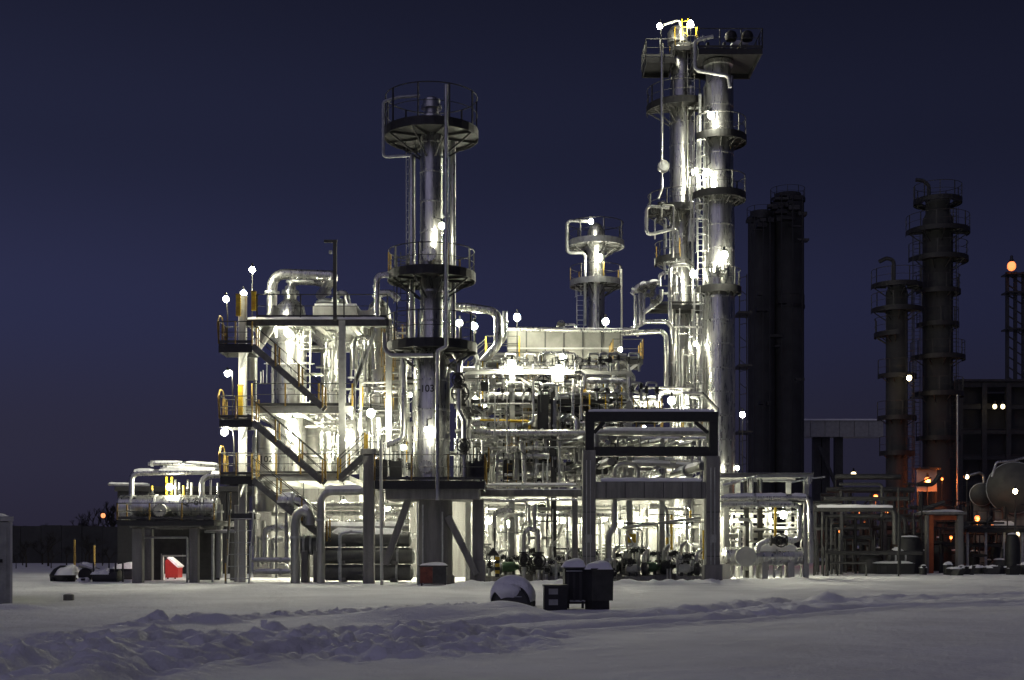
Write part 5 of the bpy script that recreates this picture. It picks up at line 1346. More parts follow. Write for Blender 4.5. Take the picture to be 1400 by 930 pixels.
MB().lathe(W(128, 790, Yd + .3), [(.1, 0), (.36, .05), (.42, .5), (.42, 1.2), (.2, 1.35)], 14, 'x').build('tank', 'black', t)
dome_snow(t, X(124, Yd), X(152, Yd), Yd - .1, Yd + .7, Z(785, Yd), .26)
MB().tube([W(109, 772, Yd + .6), W(135, 781, Yd + .6), W(166, 793, Yd + .6)], .14, 8).build('loose_pipe', 'alu2', t)
sb = snow_cap([W(109, 772, Yd + .6), W(135, 781, Yd + .6), W(166, 793, Yd + .6)], .16); sb.build('snow_ridge', 'snow', t)
dome_snow(t, X(152, Yd), X(182, Yd), Yd - .1, Yd + .6, Z(800, Yd), .22)
t = thing('tank_wreck', 'rounded snow capped tank beside the concrete stand leg', 'tank', (X(174, 64), 64, 0))
MB().lathe(W(160, 788, 64), [(.2, 0), (.52, .1), (.55, .9), (.3, 1.1)], 16, 'x').build('shell', 'black', t); dome_snow(t, X(158, 64), X(188, 64), 63.5, 64.6, Z(777, 64), .28)
for k, (xx, ya, Y) in enumerate(((102, 738, 62), (129, 746, 68))):
    t = thing('marker_pole', ('taller', 'shorter')[k] + ' yellow marker pole among the snowy scrap', 'pole', (X(xx, Y), Y, 0))
    MB().cyl((X(xx, Y), Y, -.1), (X(xx, Y), Y, Z(ya, Y)), .055, .055, 10).build('shaft', 'ochre', t); MB().lathe((X(xx, Y), Y, Z(ya, Y)), [(.06, 0), (.05, .03), (.01, .05)], 10).build('cap', 'dark', t)

M['tankm'] = mat('dark_tank_paint', (.075, .077, .072), .55, .2, .4, 1.2, .2, 5)  # dark mottled tone for the round tanks
M['fard'] = mat('dark_insulation', (.042, .043, .044), .8, 0, .4, .6, .2, 4)
rr0 = random.Random(8)
# ================================================================== BACKGROUND LEFT
Yf = 120.0
t = thing('boundary_wall', 'long dark concrete panel wall across the far left', 'wall', (X(70, Yf), Yf, 0))
for k in range(-1, 7): MB().box(X(k * 28, Yf) + .02, X((k + 1) * 28, Yf) - .02, Yf + R.uniform(-.03, .03), Yf + .2, -.1, Z(719 + R.uniform(-.8, 1.2), Yf)).build('panel', 'fard', t, False)
def bare_tree(label, x, Y, h, seed, wf=1., group=None):
    rr = random.Random(seed); base = Vector((X(x, Y), Y, 0)); t = thing('bare_tree', label, 'tree', base)
    trunk = MB(); tw = MB()
    def grow(p, d, L, r, k):
        q = p + d * L; (trunk if k < 2 else tw).cyl(p, q, r, r * .68, 6 if k < 2 else 4, False)
        if k >= 5: return
        for _ in range(3 if k < 4 else 4):
            a = Vector((rr.uniform(-1, 1) * wf, rr.uniform(-1, 1) * wf, rr.uniform(.1, 1))).normalized()
            grow(p + d * L * rr.uniform(.6, 1), (d * .55 + a * .75).normalized(), L * rr.uniform(.55, .78), r * .6, k + 1)
    grow(base, Vector((0, 0, 1)), h * .3, h * .022, 0)
    trunk.build('trunk', 'trunk', t); tw.build('crown', 'twig', t)
for k in range(11):
    bare_tree('bare shrub in front of the far left wall', (22, 31, 36, 58, 66, 70, 91, 117, 122, 140, 149)[k], 92 + (k * 37) % 23, 1.6 + (k * 29 % 13) * .2, 90 + k, 1.6)
for k, (xx, Y, h) in enumerate(((30, 132, 6.0), (62, 136, 5.2), (112, 130, 7.0), (140, 126, 8.5), (158, 128, 9.5))):
    bare_tree('bare dark tree behind the far left wall', xx, Y, h, 40 + k)
# dark shed behind the concrete stand, with a lit gap in front of it
Yw = 76.0
t = thing('workshop', 'dark flat roofed workshop behind the concrete stand', 'building', (X(250, Yw), Yw, 0))
zt = Z(672, Yw)
for k in range(6): MB().box(X(160 + k * 30, Yw) + .02, X(190 + k * 30, Yw) - .02, Yw + R.uniform(-.02, .02), Yw + .3, -.1, zt).build('panel', 'black', t, False)
MB().box(X(158, Yw), X(342, Yw), Yw - .2, Yw + 8, zt + .003, zt + .3).build('roof', 'dark', t, False)
Yv = 62.6
t = thing('screen_wall', 'dark screen wall with a lit doorway below the lettered drum', 'wall', (X(236, Yv), Yv, 0))
for xa_, xb_, ya_ in ((198, 203, 735), (209, 220, 757), (257, 300, 735)): MB().box(X(xa_, Yv), X(xb_, Yv), Yv, Yv + .12, -.1, Z(ya_, Yv)).build('board', 'dark', t, False)
MB().box(X(196, Yv), X(300, Yv), Yv + .13, Yv + .2, Z(757, Yv), Z(725, Yv)).build('lintel_board', 'dark', t, False)
MB().box(X(220, Yv) + .003, X(223.5, Yv), Yv - .03, Yv + .1, -.1, Z(759, Yv)).build('door_jamb', 'white', t, False)
MB().box(X(223.5, Yv) + .003, X(256, Yv), Yv - .03, Yv + .1, Z(761, Yv), Z(759, Yv)).build('door_head', 'white', t, False)
Yv = 64.2
t = thing('grit_bin', 'red wedge shaped grit bin with snowy lid in the lit doorway', 'bin', (X(236, Yv), Yv, 0))
pts = [(226, 790), (243, 790), (243, 776), (229, 764), (226, 767)]
v = [W(x, y, Yv) for x, y in pts] + [W(x, y, Yv) + Vector((0, .9, 0)) for x, y in pts]
MB().raw(v, [(4, 3, 2, 1, 0), (5, 6, 7, 8, 9)] + [(i, (i + 1) % 5, 5 + (i + 1) % 5, 5 + i) for i in range(5)]).build('tub', 'red', t, False)
v = [W(x, y, Yv - .02) for x, y in ((228, 763), (230, 761.5), (245.5, 774.5), (243, 776.5))]; v += [p + Vector((0, .95, 0)) for p in v]
MB().raw(v, [(3, 2, 1, 0), (4, 5, 6, 7)] + [(i, (i + 1) % 4, 4 + (i + 1) % 4, 4 + i) for i in range(4)]).build('snow_cap', 'snow', t, False)
for xx in (229.5, 239.5): MB().bar(W(xx, 792, Yv + .1), W(xx, 788, Yv + .1), .07, .07).build('leg', 'black', t, False)
t = thing('pink_sack', 'heap of pale pinkish sacks seen left of the dark screen', 'sacks', (X(206, 64), 64, 0))
for k in range(4): MB().ico((X(206, 64) + R.uniform(-.05, .05), 64, .12 + k * .22), .18, 1.1, .8, .55).build('sack', 'white', t)

# ================================================================== BACKGROUND RIGHT
def far_tower(label, x, Y, prof, plats, m='dark', seed=1, mast=None):
    t, cx_ = tower('insulated_column', label, x, Y, prof, m, False, 18)
    for y, rp, a0, a1 in plats: round_platform(t, cx_, Y, Z(y, Y), S(prof[1][1], Y), S(rp, Y), a0, a1, 'dark', 5, 1.3, 'dark', 1)
    if mast:
        MB().tube([W(p[0], p[1], Y) for p in mast], .16, 6, .4).build('gooseneck', 'dark', t)
    return t
far_tower('tall dark column at the right with a curved vent on top', 1282, 105, [(785, 21), (700, 20), (300, 20), (292, 16), (275, 16), (272, 4)],
    [(276, 32, -180, 180), (318, 42, -200, 10), (356, 40, -180, 20), (400, 30, -180, 40), (445, 28, -190, 20), (490, 36, -190, 10), (540, 34, -180, 30), (600, 30, -180, 30)], 'fard', mast=[(1270, 276), (1270, 254), (1262, 247), (1252, 246)])
far_tower('shorter dark column left of the tall dark one', 1226, 103, [(785, 16), (700, 14.5), (400, 14.5), (394, 12), (386, 12), (384, 3)],
    [(392, 34, -200, 30), (425, 34, -200, 0), (458, 30, -220, -100), (515, 26, -180, 30), (572, 26, -190, 10), (620, 24, -180, 30)], 'fard', mast=[(1222, 390), (1222, 356), (1212, 353), (1202, 358)])
for o_, xx, Y, ya, yb in (('a', 1303, 104, 285, 660), ('b', 1243, 102, 400, 720), ('c', 1253, 103.5, 320, 700)):
    t = thing('caged_ladder', 'caged ladder climbing beside the dark columns at the right', 'ladder', W(xx, yb, Y)); ladder(t, (X(xx, Y), Y, Z(yb, Y)), Z(ya, Y), 'f', True, .6, 'dark')
pipe('grey upright pipe right of the tall dark column', 101, [(1309, 540), (1309, 700)], 1.6, 'alu2')
far_tower('broad ragged dark column rising behind the thick lit column', 1077, 150, [(800, 22), (700, 22), (280, 22), (272, 19), (266, 18), (264, 6)], [(274, 23.5, -180, 180), (420, 23, -180, 180)], 'fard')
far_tower('lower half of the ragged dark column pair behind the lit column', 1041, 149, [(800, 19), (700, 18.5), (302, 18.5), (296, 16), (290, 15), (288, 4)], [(300, 20, -180, 180)], 'fard')
t = thing('scaffold', 'ragged black scaffolding wrapped around the dark column pair', 'scaffold', W(1062, 790, 147))
for k in range(34):
    x, y = rr0.uniform(1024, 1098), rr0.uniform(266, 300) if k % 3 else rr0.uniform(270, 560)
    if y < 292 and x < 1054: y += 30
    c = W(x, y, 146.5); w, h = rr0.uniform(.2, .8), rr0.uniform(.1, .5)
    MB().box(c.x - w, c.x + w, 146 + rr0.uniform(-.4, .4), 146.8, c.z - h, c.z).build('toe_board', ('black', 'dark')[k % 2], t, False)
for k in range(7):
    x = (1025, 1031, 1044, 1052, 1069, 1083, 1096)[k]; yt = 296 if x < 1054 else 264
    MB().bar(W(x, 790, 145.6), W(x + rr0.uniform(-1, 1), yt + rr0.uniform(-3, 6), 145.6), .12, .12).build('standard', 'black', t, False)
t = thing('lattice_tower', 'thin lattice ladder tower between the lit column and the dark pair', 'lattice', W(1016, 760, 120))
for xx in (1011, 1021): MB().bar(W(xx, 760, 120), W(xx, 375, 120), .1, .1).build('upright', 'dark', t, False)
for k in range(24): MB().bar(W(1011, 380 + k * 16, 120), W(1021, 380 + k * 16 + (8 if k % 2 else -2), 120), .06, .06).build('rung', 'dark', t, False)
for yy in (428, 500, 590): MB().box(X(1007, 120), X(1026, 120), 119, 121.5, Z(yy + 3, 120), Z(yy, 120)).build('platform', 'dark', t, False)
Yg = 165
t = thing('conveyor_gallery', 'long grey enclosed gallery bridging between the dark columns', 'gallery', (X(1115, Yg), Yg, 0))
for k in range(9): MB().box(X(1028 + k * 20, Yg) + .03, X(1048 + k * 20, Yg) - .03, Yg + R.uniform(-.03, .03), Yg + 3, Z(597, Yg), Z(575, Yg)).build('panel', 'grey', t, False)
MB().box(X(1026, Yg), X(1210, Yg), Yg - .2, Yg + 3.2, Z(575, Yg) + .003, Z(573, Yg)).build('roof', 'snow', t, False)
for xx in (1120, 1132, 1150): MB().bar((X(xx, Yg), Yg + 1.5, -.1), (X(xx, Yg), Yg + 1.5, Z(597, Yg) - .01), 1.0, 1.0).build('trestle_leg', 'dark', t, False)
MB().bar(W(1120, 610, Yg), W(1150, 680, Yg), .4, .4).build('trestle_brace', 'dark', t, False)
# steel hall at the right edge
Yb_ = 118
t = thing('process_hall', 'dark open process hall filling the right edge', 'building', (X(1370, Yb_), Yb_, 0))
for xx in (1312, 1345, 1378, 1411): frame_post(t, X(xx, Yb_), Yb_, -.1, Z(524, Yb_), .45, 'dark')
for yy in (526, 556, 590, 625, 660): frame_beam(t, (X(1310, Yb_), Yb_ - .05, Z(yy, Yb_)), (X(1440, Yb_), Yb_ - .05, Z(yy, Yb_)), .5, 'dark', .3)
for i, yy in enumerate((526, 556, 590, 625)):
    for k in range(4):
        if (i, k) in ((0, 1), (2, 0)): continue
        MB().box(X(1313 + k * 33, Yb_), X(1344 + k * 33, Yb_), Yb_ + .6, Yb_ + .8, Z((526, 556, 590, 625, 660)[i + 1] - 2, Yb_), Z(yy + 3, Yb_)).build('cladding_panel', 'fard', t, False)
MB().box(X(1308, Yb_), X(1450, Yb_), Yb_ - .3, Yb_ + 14, Z(522, Yb_), Z(519, Yb_)).build('roof', 'dark', t, False)
MB().box(X(1310, Yb_), X(1450, Yb_), Yb_ + 8, Yb_ + 8.3, -.1, Z(524, Yb_)).build('rear_wall', 'fard', t, False)
t = thing('flare_stack', 'far dark lattice flare stack with a glowing tip at the edge', 'flare stack', (X(1386, 150), 150, 0))
for xx in (1377, 1388, 1399): MB().bar((X(xx, 150), 150, -.1), (X(xx, 150), 150, Z(372, 150)), .35, .35).build('upright', 'dark', t, False)
for k in range(13): MB().bar(W(1377, 375 + k * 14, 150), W(1399, 389 + k * 14, 150), .14, .14).build('brace', 'dark', t, False)
for yy in (375, 400, 450): MB().box(X(1373, 150), X(1405, 150), 149, 151, Z(yy + 2, 150), Z(yy, 150)).build('platform', 'dark', t, False)
# round tank ends
def tank_end(label, x, yc, rp, Y, L, m, stand=True):
    r = S(rp, Y); z = Z(yc, Y); t = thing('storage_tank', label, 'tank', (X(x, Y), Y, 0)); t.rotation_euler.z = -math.atan2(X(x, Y), Y)
    MB().lathe((X(x, Y), Y, z), [(.05, -r * .34), (r * .5, -r * .27), (r * .85, -r * .12), (r, 0), (r, L), (r * .5, L + r * .2)], 30, 'y').build('shell', m, t)
    MB().lathe((X(x, Y), Y + .3, z), [(r + .001, -.08), (r + .05, -.07), (r + .05, .07), (r + .001, .08)], 30, 'y').build('band', 'galv', t)
    for yy in (Y + .8, Y + L - .8): MB().box(X(x, Y) - r * .7, X(x, Y) + r * .7, yy - .25, yy + .25, -.1, z - r * .5).build('saddle', 'conc', t, False)
    return t
tk = tank_end('big pale round tank end at the right edge', 1386, 667, 35, 84, 8, 'tankm')
tk2 = tank_end('smaller round tank end left of the big pale tank', 1342, 676, 15, 86, 6, 'tankm')
pipe('hooked pipe over the smaller round tank', 86, [(1318, 652), (1340, 646), (1345, 650), (1345, 660)], 2.0, 'alu')
pipe('pipe rising over the top of the big round tank', 83, [(1356, 652), (1362, 632), (1385, 630), (1400, 626)], 1.8, 'alu')
# snow capped table structure and orange frame
Yo = 78.0
t = thing('orange_frame', 'low frame with orange painted leg and snowy top beam', 'frame', (X(1290, Yo), Yo, 0))
MB().box(X(1266, Yo), X(1269, Yo) - .003, Yo - .2, Yo + .3, -.1, Z(704, Yo)).build('side_leg', 'conc', t, False)
MB().box(X(1269, Yo), X(1275, Yo), Yo - .2, Yo + .3, -.1, Z(704, Yo)).build('orange_leg', 'orange', t, False)
MB().box(X(1308, Yo), X(1316, Yo), Yo - .2, Yo + .3, -.1, Z(704, Yo)).build('grey_leg', 'conc', t, False)
MB().box(X(1263, Yo), X(1320, Yo), Yo - .3, Yo + 2, Z(704, Yo) + .003, Z(700, Yo)).build('top_beam', 'conc', t, False)
MB().box(X(1275, Yo) + .003, X(1308, Yo) - .003, Yo, Yo + .2, Z(711, Yo), Z(705, Yo)).build('orange_rail', 'orange', t, False)
dome_snow(t, X(1263, Yo), X(1320, Yo), Yo - .3, Yo + 2, Z(700, Yo), .16)
rail_deck('snowy railed deck in front of the big round tank', 1322, 1405, 722, 80, 2.0, 'f', 'dark', (1325, 1350, 1375, 1400))
b = snow_cap([W(1350, 722, 81), W(1392, 722, 81)], .3)
t = thing('snow_heap', 'ridge of snow lying on the deck before the big tank', 'snow', W(1370, 722, 81)); b.build('ridge', 'snow', t)
for k, (xx, rp, yt) in enumerate(((1262, 5, 776), (1296, 6, 772), (1401, 6, 772))):
    Y = 74; t = thing('bollard_drum', 'small dark drum with snow cap by the orange frame', 'drum', (X(xx, Y), Y, 0))
    MB().lathe((X(xx, Y), Y, -.1), [(S(rp, Y), 0), (S(rp, Y) * 1.03, .3), (S(rp, Y), .6), (S(rp, Y) * .9, Z(yt, Y) + .1)], 14).build('body', 'black', t); dome_snow(t, X(xx - rp, Y), X(xx + rp, Y), Y - .2, Y + .2, Z(yt, Y), .16, 6)
rr = random.Random(3)
for k in range(14):
    xx = 1300 + k * 7; Y = rr.uniform(72, 77); w = rr.uniform(.25, .7); t = thing('scrap_lump', 'snow dusted scrap lump', 'scrap', (X(xx, Y), Y, 0))
    rot_box(MB(), (X(xx, Y), Y), w, w * .7, -.1, rr.uniform(.2, .55), rr.uniform(0, 3), rr.uniform(-.5, .5)).build('lump', 'black', t, False)
    dome_snow(t, X(xx, Y) - w * .5, X(xx, Y) + w * .5, Y - w * .3, Y + w * .3, .36, rr.uniform(.06, .16), 5)
# pipework right of the bridge, lack of light put into its black colours
for k in range(26):
    yy = rr.choice([652, 662, 670, 682, 696, 706, 722, 735, 744, 756, 770]); Y = rr.uniform(70, 92); x0 = rr.uniform(1108, 1150); x1 = rr.uniform(1180, 1262)
    pts = [(x0, yy, Y), (x1, yy, Y)]
    if k % 3 == 0: pts.append((x1, min(790, yy + rr.uniform(20, 50)), Y))
    pipe('dark level pipe right of the bridge', Y, pts, rr.choice([1.4, 2, 3, 4]), rr.choice(['black', 'dark', 'dark']), snow=k % 9 == 0, fill=True)
for k in range(20):
    xx = rr.uniform(1112, 1262); Y = rr.uniform(69, 88); pipe('dark upright pipe right of the bridge', Y, [(xx, 788, Y), (xx, rr.uniform(660, 760), Y)], rr.choice([1.2, 2, 2.6]), rr.choice(['black', 'dark', 'black']), valves=((0, .3),) if k % 2 else (), fill=True)
for k in range(22):
    xx = rr.uniform(1275, 1405); Y = rr.uniform(80, 100); pipe('dark upright pipe under the round tanks', Y, [(xx, 786, Y), (xx, rr.uniform(700, 750), Y)], rr.choice([1.2, 2, 2.6]), rr.choice(['black', 'dark', 'black']), valves=((0, .3),) if k % 2 else (), fill=True)
for k in range(12):
    yy = rr.choice([715, 730, 745, 758, 770]); Y = rr.uniform(80, 95); x0 = rr.uniform(1270, 1300)
    pipe('dark level pipe under the round tanks', Y, [(x0, yy, Y), (rr.uniform(1350, 1410), yy, Y)], rr.choice([1.4, 2, 3]), rr.choice(['black', 'dark']), snow=k % 6 == 0, fill=True)
for k in range(190):
    x, y, Y = rr.uniform(1108, 1405), rr.uniform(655 if k % 3 == 0 else 690, 780), rr.uniform(78, 100)
    if rr.random() < .5: pts = [(x, y, Y), (x + rr.uniform(10, 40), y, Y), (x + rr.uniform(10, 40), y + rr.uniform(-15, 15), Y)]
    else: pts = [(x, y, Y), (x, min(786, y + rr.uniform(15, 50)), Y)]
    pipe('dark pipe in the tangle at right', Y, pts, rr.choice([.8, 1.2, 2, 3]), rr.choice(['black', 'dark', 'fard']), snow=k % 9 == 0, fill=True)
for k in range(26):
    x, Y = rr.uniform(1115, 1405), rr.uniform(76, 95); h = rr.uniform(.6, 2.4); w = rr.uniform(.3, .9); c = (X(x, Y), Y)
    t = thing('equipment_block', 'low dark equipment casing with snow', 'equipment', (c[0], c[1], 0))
    MB().lathe((c[0], c[1], -.1), [(w, 0), (w, h * .8), (w * .8, h), (w * .3, h + .12)], 10).build('casing', rr.choice(['fard', 'dark', 'black']), t)
    MB().cyl((c[0] + w * .3, c[1] - w * .2, h), (c[0] + w * .3, c[1] - w * .2, h + rr.uniform(.4, 1.6)), .06, .06, 6).build('stub', 'dark', t)
    dome_snow(t, c[0] - w * .6, c[0] + w * .6, c[1] - w * .6, c[1] + w * .6, h, .08, 5)
t = thing('lightcatcher', 'small shelter board added behind the low lamp for its orange light', 'lightcatcher', (X(1268, 99.6), 99.6, 0))  # board, posts and roof added to catch the sodium lamp's orange light
MB().box(X(1254, 99.6), X(1281, 99.6), 99.6, 99.8, Z(672, 99.6), Z(642, 99.6)).build('board', 'pale', t, False)
for xx in (1255, 1280): MB().bar((X(xx, 99.6), 99.7, -.1), (X(xx, 99.6), 99.7, Z(672, 99.6) - .01), .12, .12).build('post', 'dark', t, False)
MB().box(X(1252, 99.6), X(1283, 99.6), 98.9, 99.9, Z(642, 99.6) + .01, Z(640, 99.6)).build('roof', 'dark', t, False)
for k, (xa_, xb_, yt, Y) in enumerate(((1114, 1150, 690, 74), (1156, 1205, 672, 86), (1210, 1262, 712, 82), (1322, 1368, 690, 92), (1130, 1190, 722, 79))):
    t = thing('pipe_trestle', 'low dark steel trestle carrying thin pipes in the tangle', 'frame', (X((xa_ + xb_) / 2, Y), Y, 0))
    for xx in (xa_, xb_):
        for dy in (0, 2.2): MB().bar((X(xx, Y), Y + dy, -.1), (X(xx, Y), Y + dy, Z(yt, Y)), .16, .16).build('post', 'steel', t, False)
    for q_ in (0, .35, .65):
        z_ = Z(yt, Y) * (1 - q_); MB().bar((X(xa_, Y), Y - .09, z_), (X(xb_, Y), Y - .09, z_), .1, .16).build('rail', 'steel', t, False)
        for m_ in range(3): MB().cyl((X(xa_, Y), Y + .4 + m_ * .6, z_ + .15), (X(xb_, Y), Y + .4 + m_ * .6, z_ + .15), .07 + .03 * m_, None, 8).build('run', 'dark', t)
    for m_ in range(6):
        xx = X(xa_ + (xb_ - xa_) * (m_ + .5) / 6, Y); MB().cyl((xx, Y - .2, -.1), (xx, Y - .2, Z(yt, Y) * (.5 + .08 * ((m_ * 5) % 6))), .05 + .015 * (m_ % 3), None, 8).build('riser', ('dark', 'steel')[m_ % 2], t)
drum_x('squat dark drum with snow left of the orange frame', 1215, 1242, 762, 10, 76, 'fard', 'horizontal_drum', 'drum', (.3, .8), -.1, True, 2)
t = thing('control_cabin', 'low dark cabin with snow ledge between the dark columns', 'cabin', (X(1225, 75), 75, 0))
MB().box(X(1200, 75), X(1250, 75), 75, 77, -.1, Z(770, 75)).build('body', 'fard', t, False)
dome_snow(t, X(1198, 75), X(1252, 75), 74.9, 77, Z(770, 75), .12)
MB().box(X(1205, 75), X(1212, 75), 74.96, 75 - .002, Z(783, 75), Z(774, 75)).build('door', 'dark', t, False)

# ================================================================== LAMPS
A, B, C_, D = 900, 620, 150, 70
L = lamp
L('lamp hung highest above the left roof edge', 345, 369, 59.5, A, .15, hold=[(345, 404, 59.5), (345, 436, 59.5)])
L('lamp beside the yellow locker on the left roof', 333, 401, 59.0, B, .15, hold=[(333, 420, 59.0), (333, 436, 59)])
L('outermost lamp left of the topmost stair landing', 309, 409, 58.8, B, .15, hold=[(311, 430, 58.8), (311, 470, 58.8)])
L('lamp on a pole between the upper and middle stair landings', 311, 511, 57.6, B, .14, hold=[(318, 508, 57.6), (318, 545, 57.6), (318, 572, 57.6)])
L('lamp tucked under the middle stair landing', 307, 591, 57.6, A, .17, hold=[(318, 588, 57.6), (320, 600, 57.6), (320, 650, 57.6)])
L('lamp before the lit vessel under the left roof', 394, 455, 60.9, 1000, .2, hold=[(394, 440, 60.6)])
L('lamp before the lit vessel under the second floor', 400, 578, 60.9, 1000, .2, hold=[(400, 560, 60.6)])
L('lamp lighting the narrow vessel under the second floor', 470, 600, 61.0, 800, .16, hold=[(470, 575, 61.0)])
L('lamp under the left roof near the twin skirts', 500, 470, 61.8, 500, .16, hold=[(500, 450, 61.8)])
L('globe lamp left of the numbered column at second floor height', 507, 565, 58.6, B, .2, hold=[(507, 590, 58.6), (507, 620, 58.6)])
L('lamp glaring on the face of the numbered column', 584, 588, 54.6, 700, .14, hold=[(584, 574, 54.8), (590, 572, 55.2)])
L('lamp on the upper shaft of the numbered column', 604, 309, 54.9, 500, .15, hold=[(604, 300, 54.9), (594, 298, 55.5)])
L('left lamp of the pair behind the numbered column', 628, 442, 66, B, .19, hold=[(628, 470, 66), (628, 500, 66)])
L('right lamp of the pair behind the numbered column', 648, 446, 66, B, .2, hold=[(648, 470, 66), (648, 500, 66)])
L('lamp on a thin pole left of the panelled hood', 707, 434, 67, 500, .2, hold=[(707, 460, 67), (707, 487, 67)])
L('lamp above the right end of the panelled hood', 828, 440, 70.5, 600, .2, hold=[(828, 452, 70.5)])
L('small lamp over the right hood walkway', 848, 478, 67.8, 200, .13, hold=[(848, 486, 67.8), (848, 491, 67.8)])
L('lamp on the face of the panelled hood', 770, 488, 67.6, 420, .2, hold=[(770, 502, 67.6), (770, 515, 66.2)])
L('glaring lamp under the face of the panelled hood', 764, 504, 60.3, 600, .19, hold=[(764, 514, 60.5)])
L('glaring lamp under the walkway left of the hood', 700, 498, 60.4, 600, .2, hold=[(700, 507, 60.6)])
L('lamp on the top of the short column behind the hood', 808, 303, 82.5, C_, .18, hold=[(808, 316, 82.5), (808, 333, 82.5)])
L('lamp glaring on the shaft of the short column', 820, 352, 82.2, 700, .2, hold=[(824, 344, 82.6), (824, 338, 83)])
L('left lamp on the crown of the slim tall column', 902, 36, 70.6, 300, .17, hold=[(905, 60, 70.6), (905, 76, 71.2)])
L('right lamp on the crown of the slim tall column', 944, 33, 71.0, 300, .2, hold=[(944, 50, 71), (944, 62, 71.3)])
L('topmost lamp on the shaft of the thick lit column', 972, 158, 68.2, 700, .2, hold=[(962, 154, 68.4), (955, 156, 69)])
L('left lamp between the columns at the second platform', 950, 235, 70.6, 500, .2, hold=[(950, 226, 70.8), (944, 222, 71.4)])
L('right lamp between the columns at the second platform', 967, 236, 68.8, 500, .19, hold=[(967, 226, 69), (972, 222, 69.4)])
L('lamp on the third platform of the thick lit column', 990, 349, 68.2, 900, .22, hold=[(990, 340, 68.3), (984, 336, 68.9)])
L('lamp between the columns below the third platform', 948, 375, 70.2, 600, .2, hold=[(948, 364, 70.4), (942, 360, 71)])
L('lamp hidden among the pipes at the slim column foot', 918, 548, 66.5, 900, .22, hold=[(918, 562, 66.5), (918, 600, 66.4)])
L('lamp between the column shafts above the portal', 951, 470, 69.8, 300, .12, hold=[(951, 460, 70), (946, 456, 70.8)])
L('lamp right of the thick column at gallery height', 1015, 567, 80, 200, .19, hold=[(1015, 600, 80), (1015, 780, 80)])
L('low lamp at the foot of the thick column', 1008, 640, 68.0, 260, .12, hold=[(1008, 650, 68.0), (1008, 690, 68)])
# ground floor lamps
for k, (xx, yy, Y, e) in enumerate(((668, 712, 63, 700), (694, 716, 67, 900), (742, 706, 64.5, 700), (768, 712, 68, 900), (826, 708, 66, 800), (848, 716, 61.5, 500), (874, 712, 67.5, 900), (908, 706, 64, 800), (938, 716, 68, 900), (992, 714, 65, 900))):
    L('ceiling lamp in the bright ground floor', xx, yy, Y, e, .17, hold=[(xx, yy - 10, Y), (xx, 690, Y)], name='ceiling_lamp')
L('caged lamp under the right end of the pipe bridge', 1071, 704, 64.6, 600, .2, hold=[(1071, 692, 64.6), (1071, 686, 64.6)])
for k, (xx, yy, Y, e) in enumerate(((415, 694, 63.5, 600), (470, 688, 65, 900), (530, 694, 64.5, 700), (600, 700, 65, 600))):
    L('ceiling lamp above the stacked exchangers', xx, yy, Y, e, .16, hold=[(xx, yy - 8, Y), (xx, 660, Y)], name='ceiling_lamp')
L('lamp among the middle rack pipes near the yellow rail', 650, 548, 63.6, 500, .15, hold=[(650, 538, 63.6), (650, 527, 63.6)])
L('lamp deep in the rack above the portal corner', 806, 545, 65, 500, .15, hold=[(806, 535, 65), (806, 522, 65)])
L('lamp deep in the rack left of the dark cabinet', 730, 560, 65.4, 400, .15, hold=[(730, 552, 65.4), (730, 549, 65.4)])
L('lamp glimpsed through the portal opening', 905, 602, 66, 300, .12, hold=[(905, 596, 66), (905, 590, 66)])
L('lamp among the pipes of the column deck', 552, 612, 58.4, 300, .14, hold=[(552, 604, 58.4), (556, 596, 58.6)])
L('lamp over the lettered drum between yellow uprights', 232, 666, 59.3, 500, .16, hold=[(232, 672, 59.4), (232, 684, 59.5)])
# other colours
L('white lamp between the two dark columns', 1243, 517, 100, 30, .2, WARM, hold=[(1243, 526, 100), (1250, 530, 101)])
L('orange sodium lamp low on the tall dark column', 1268, 657, 98.4, 5, .24, SODIUM, hold=[(1268, 664, 99), (1268, 700, 99)], spill=260)
L('second orange lamp beside the low dark column foot', 1277, 654, 101, 4, .18, SODIUM, hold=[(1277, 664, 101), (1277, 700, 101)], spill=120)
L('orange sodium lamp left of the low dark column', 1197, 680, 98, 5, .2, SODIUM, hold=[(1197, 700, 98), (1197, 785, 98)], spill=200)
L('pale yellow lamp below the left orange lamp', 1192, 693, 95, 6, .15, WARM, hold=[(1192, 710, 95), (1192, 785, 95)])
L('pale lamp left of the smaller round tank', 1322, 652, 86, 16, .14, WARM, hold=[(1322, 664, 86), (1322, 722, 86)])
L('street lamp shining on the big round tank', 1388, 672, 80.5, 60, .15, WARM, hold=[(1388, 690, 80.5), (1388, 785, 80.5)])
L('orange lamp under the smaller round tank', 1336, 709, 82, 4, .18, SODIUM, hold=[(1336, 716, 82), (1336, 722, 82)], spill=40)
L('yellow lamp low at the right edge', 1391, 731, 79.5, 5, .15, WARM, hold=[(1391, 745, 79.5), (1391, 785, 79.5)])
L('white lamp high on the dark process hall', 1371, 556, 116, 8, .2, WARM, hold=[(1371, 550, 116), (1371, 548, 118)])
L('rectangular lit window lamp on the dark process hall', 1360, 556, 116, 6, .2, WARM, hold=[(1360, 550, 116), (1360, 548, 118)])
L('glowing orange lamp on the flare stack tip', 1383, 364, 148, 3.2, .5, (1, .24, .05), hold=[(1383, 371, 148), (1383, 375, 149)])
for k, (xx, yy, Y) in enumerate(((1176, 702, 92), (1182, 716, 88), (1248, 742, 84), (1288, 655, 100), (1212, 700, 94), (1146, 727, 80), (1300, 735, 86))):
    L('small orange lamp in the dark pipe tangle', xx, yy, Y, 3.6, .11, SODIUM, hold=[(xx, yy + 8, Y), (xx, 775, Y)], spill=14)
L('far orange street lamp beyond the lettered drum', 141, 705, 112, 2.6, .2, (1, .3, .08), hold=[(141, 720, 112), (141, 780, 112)])
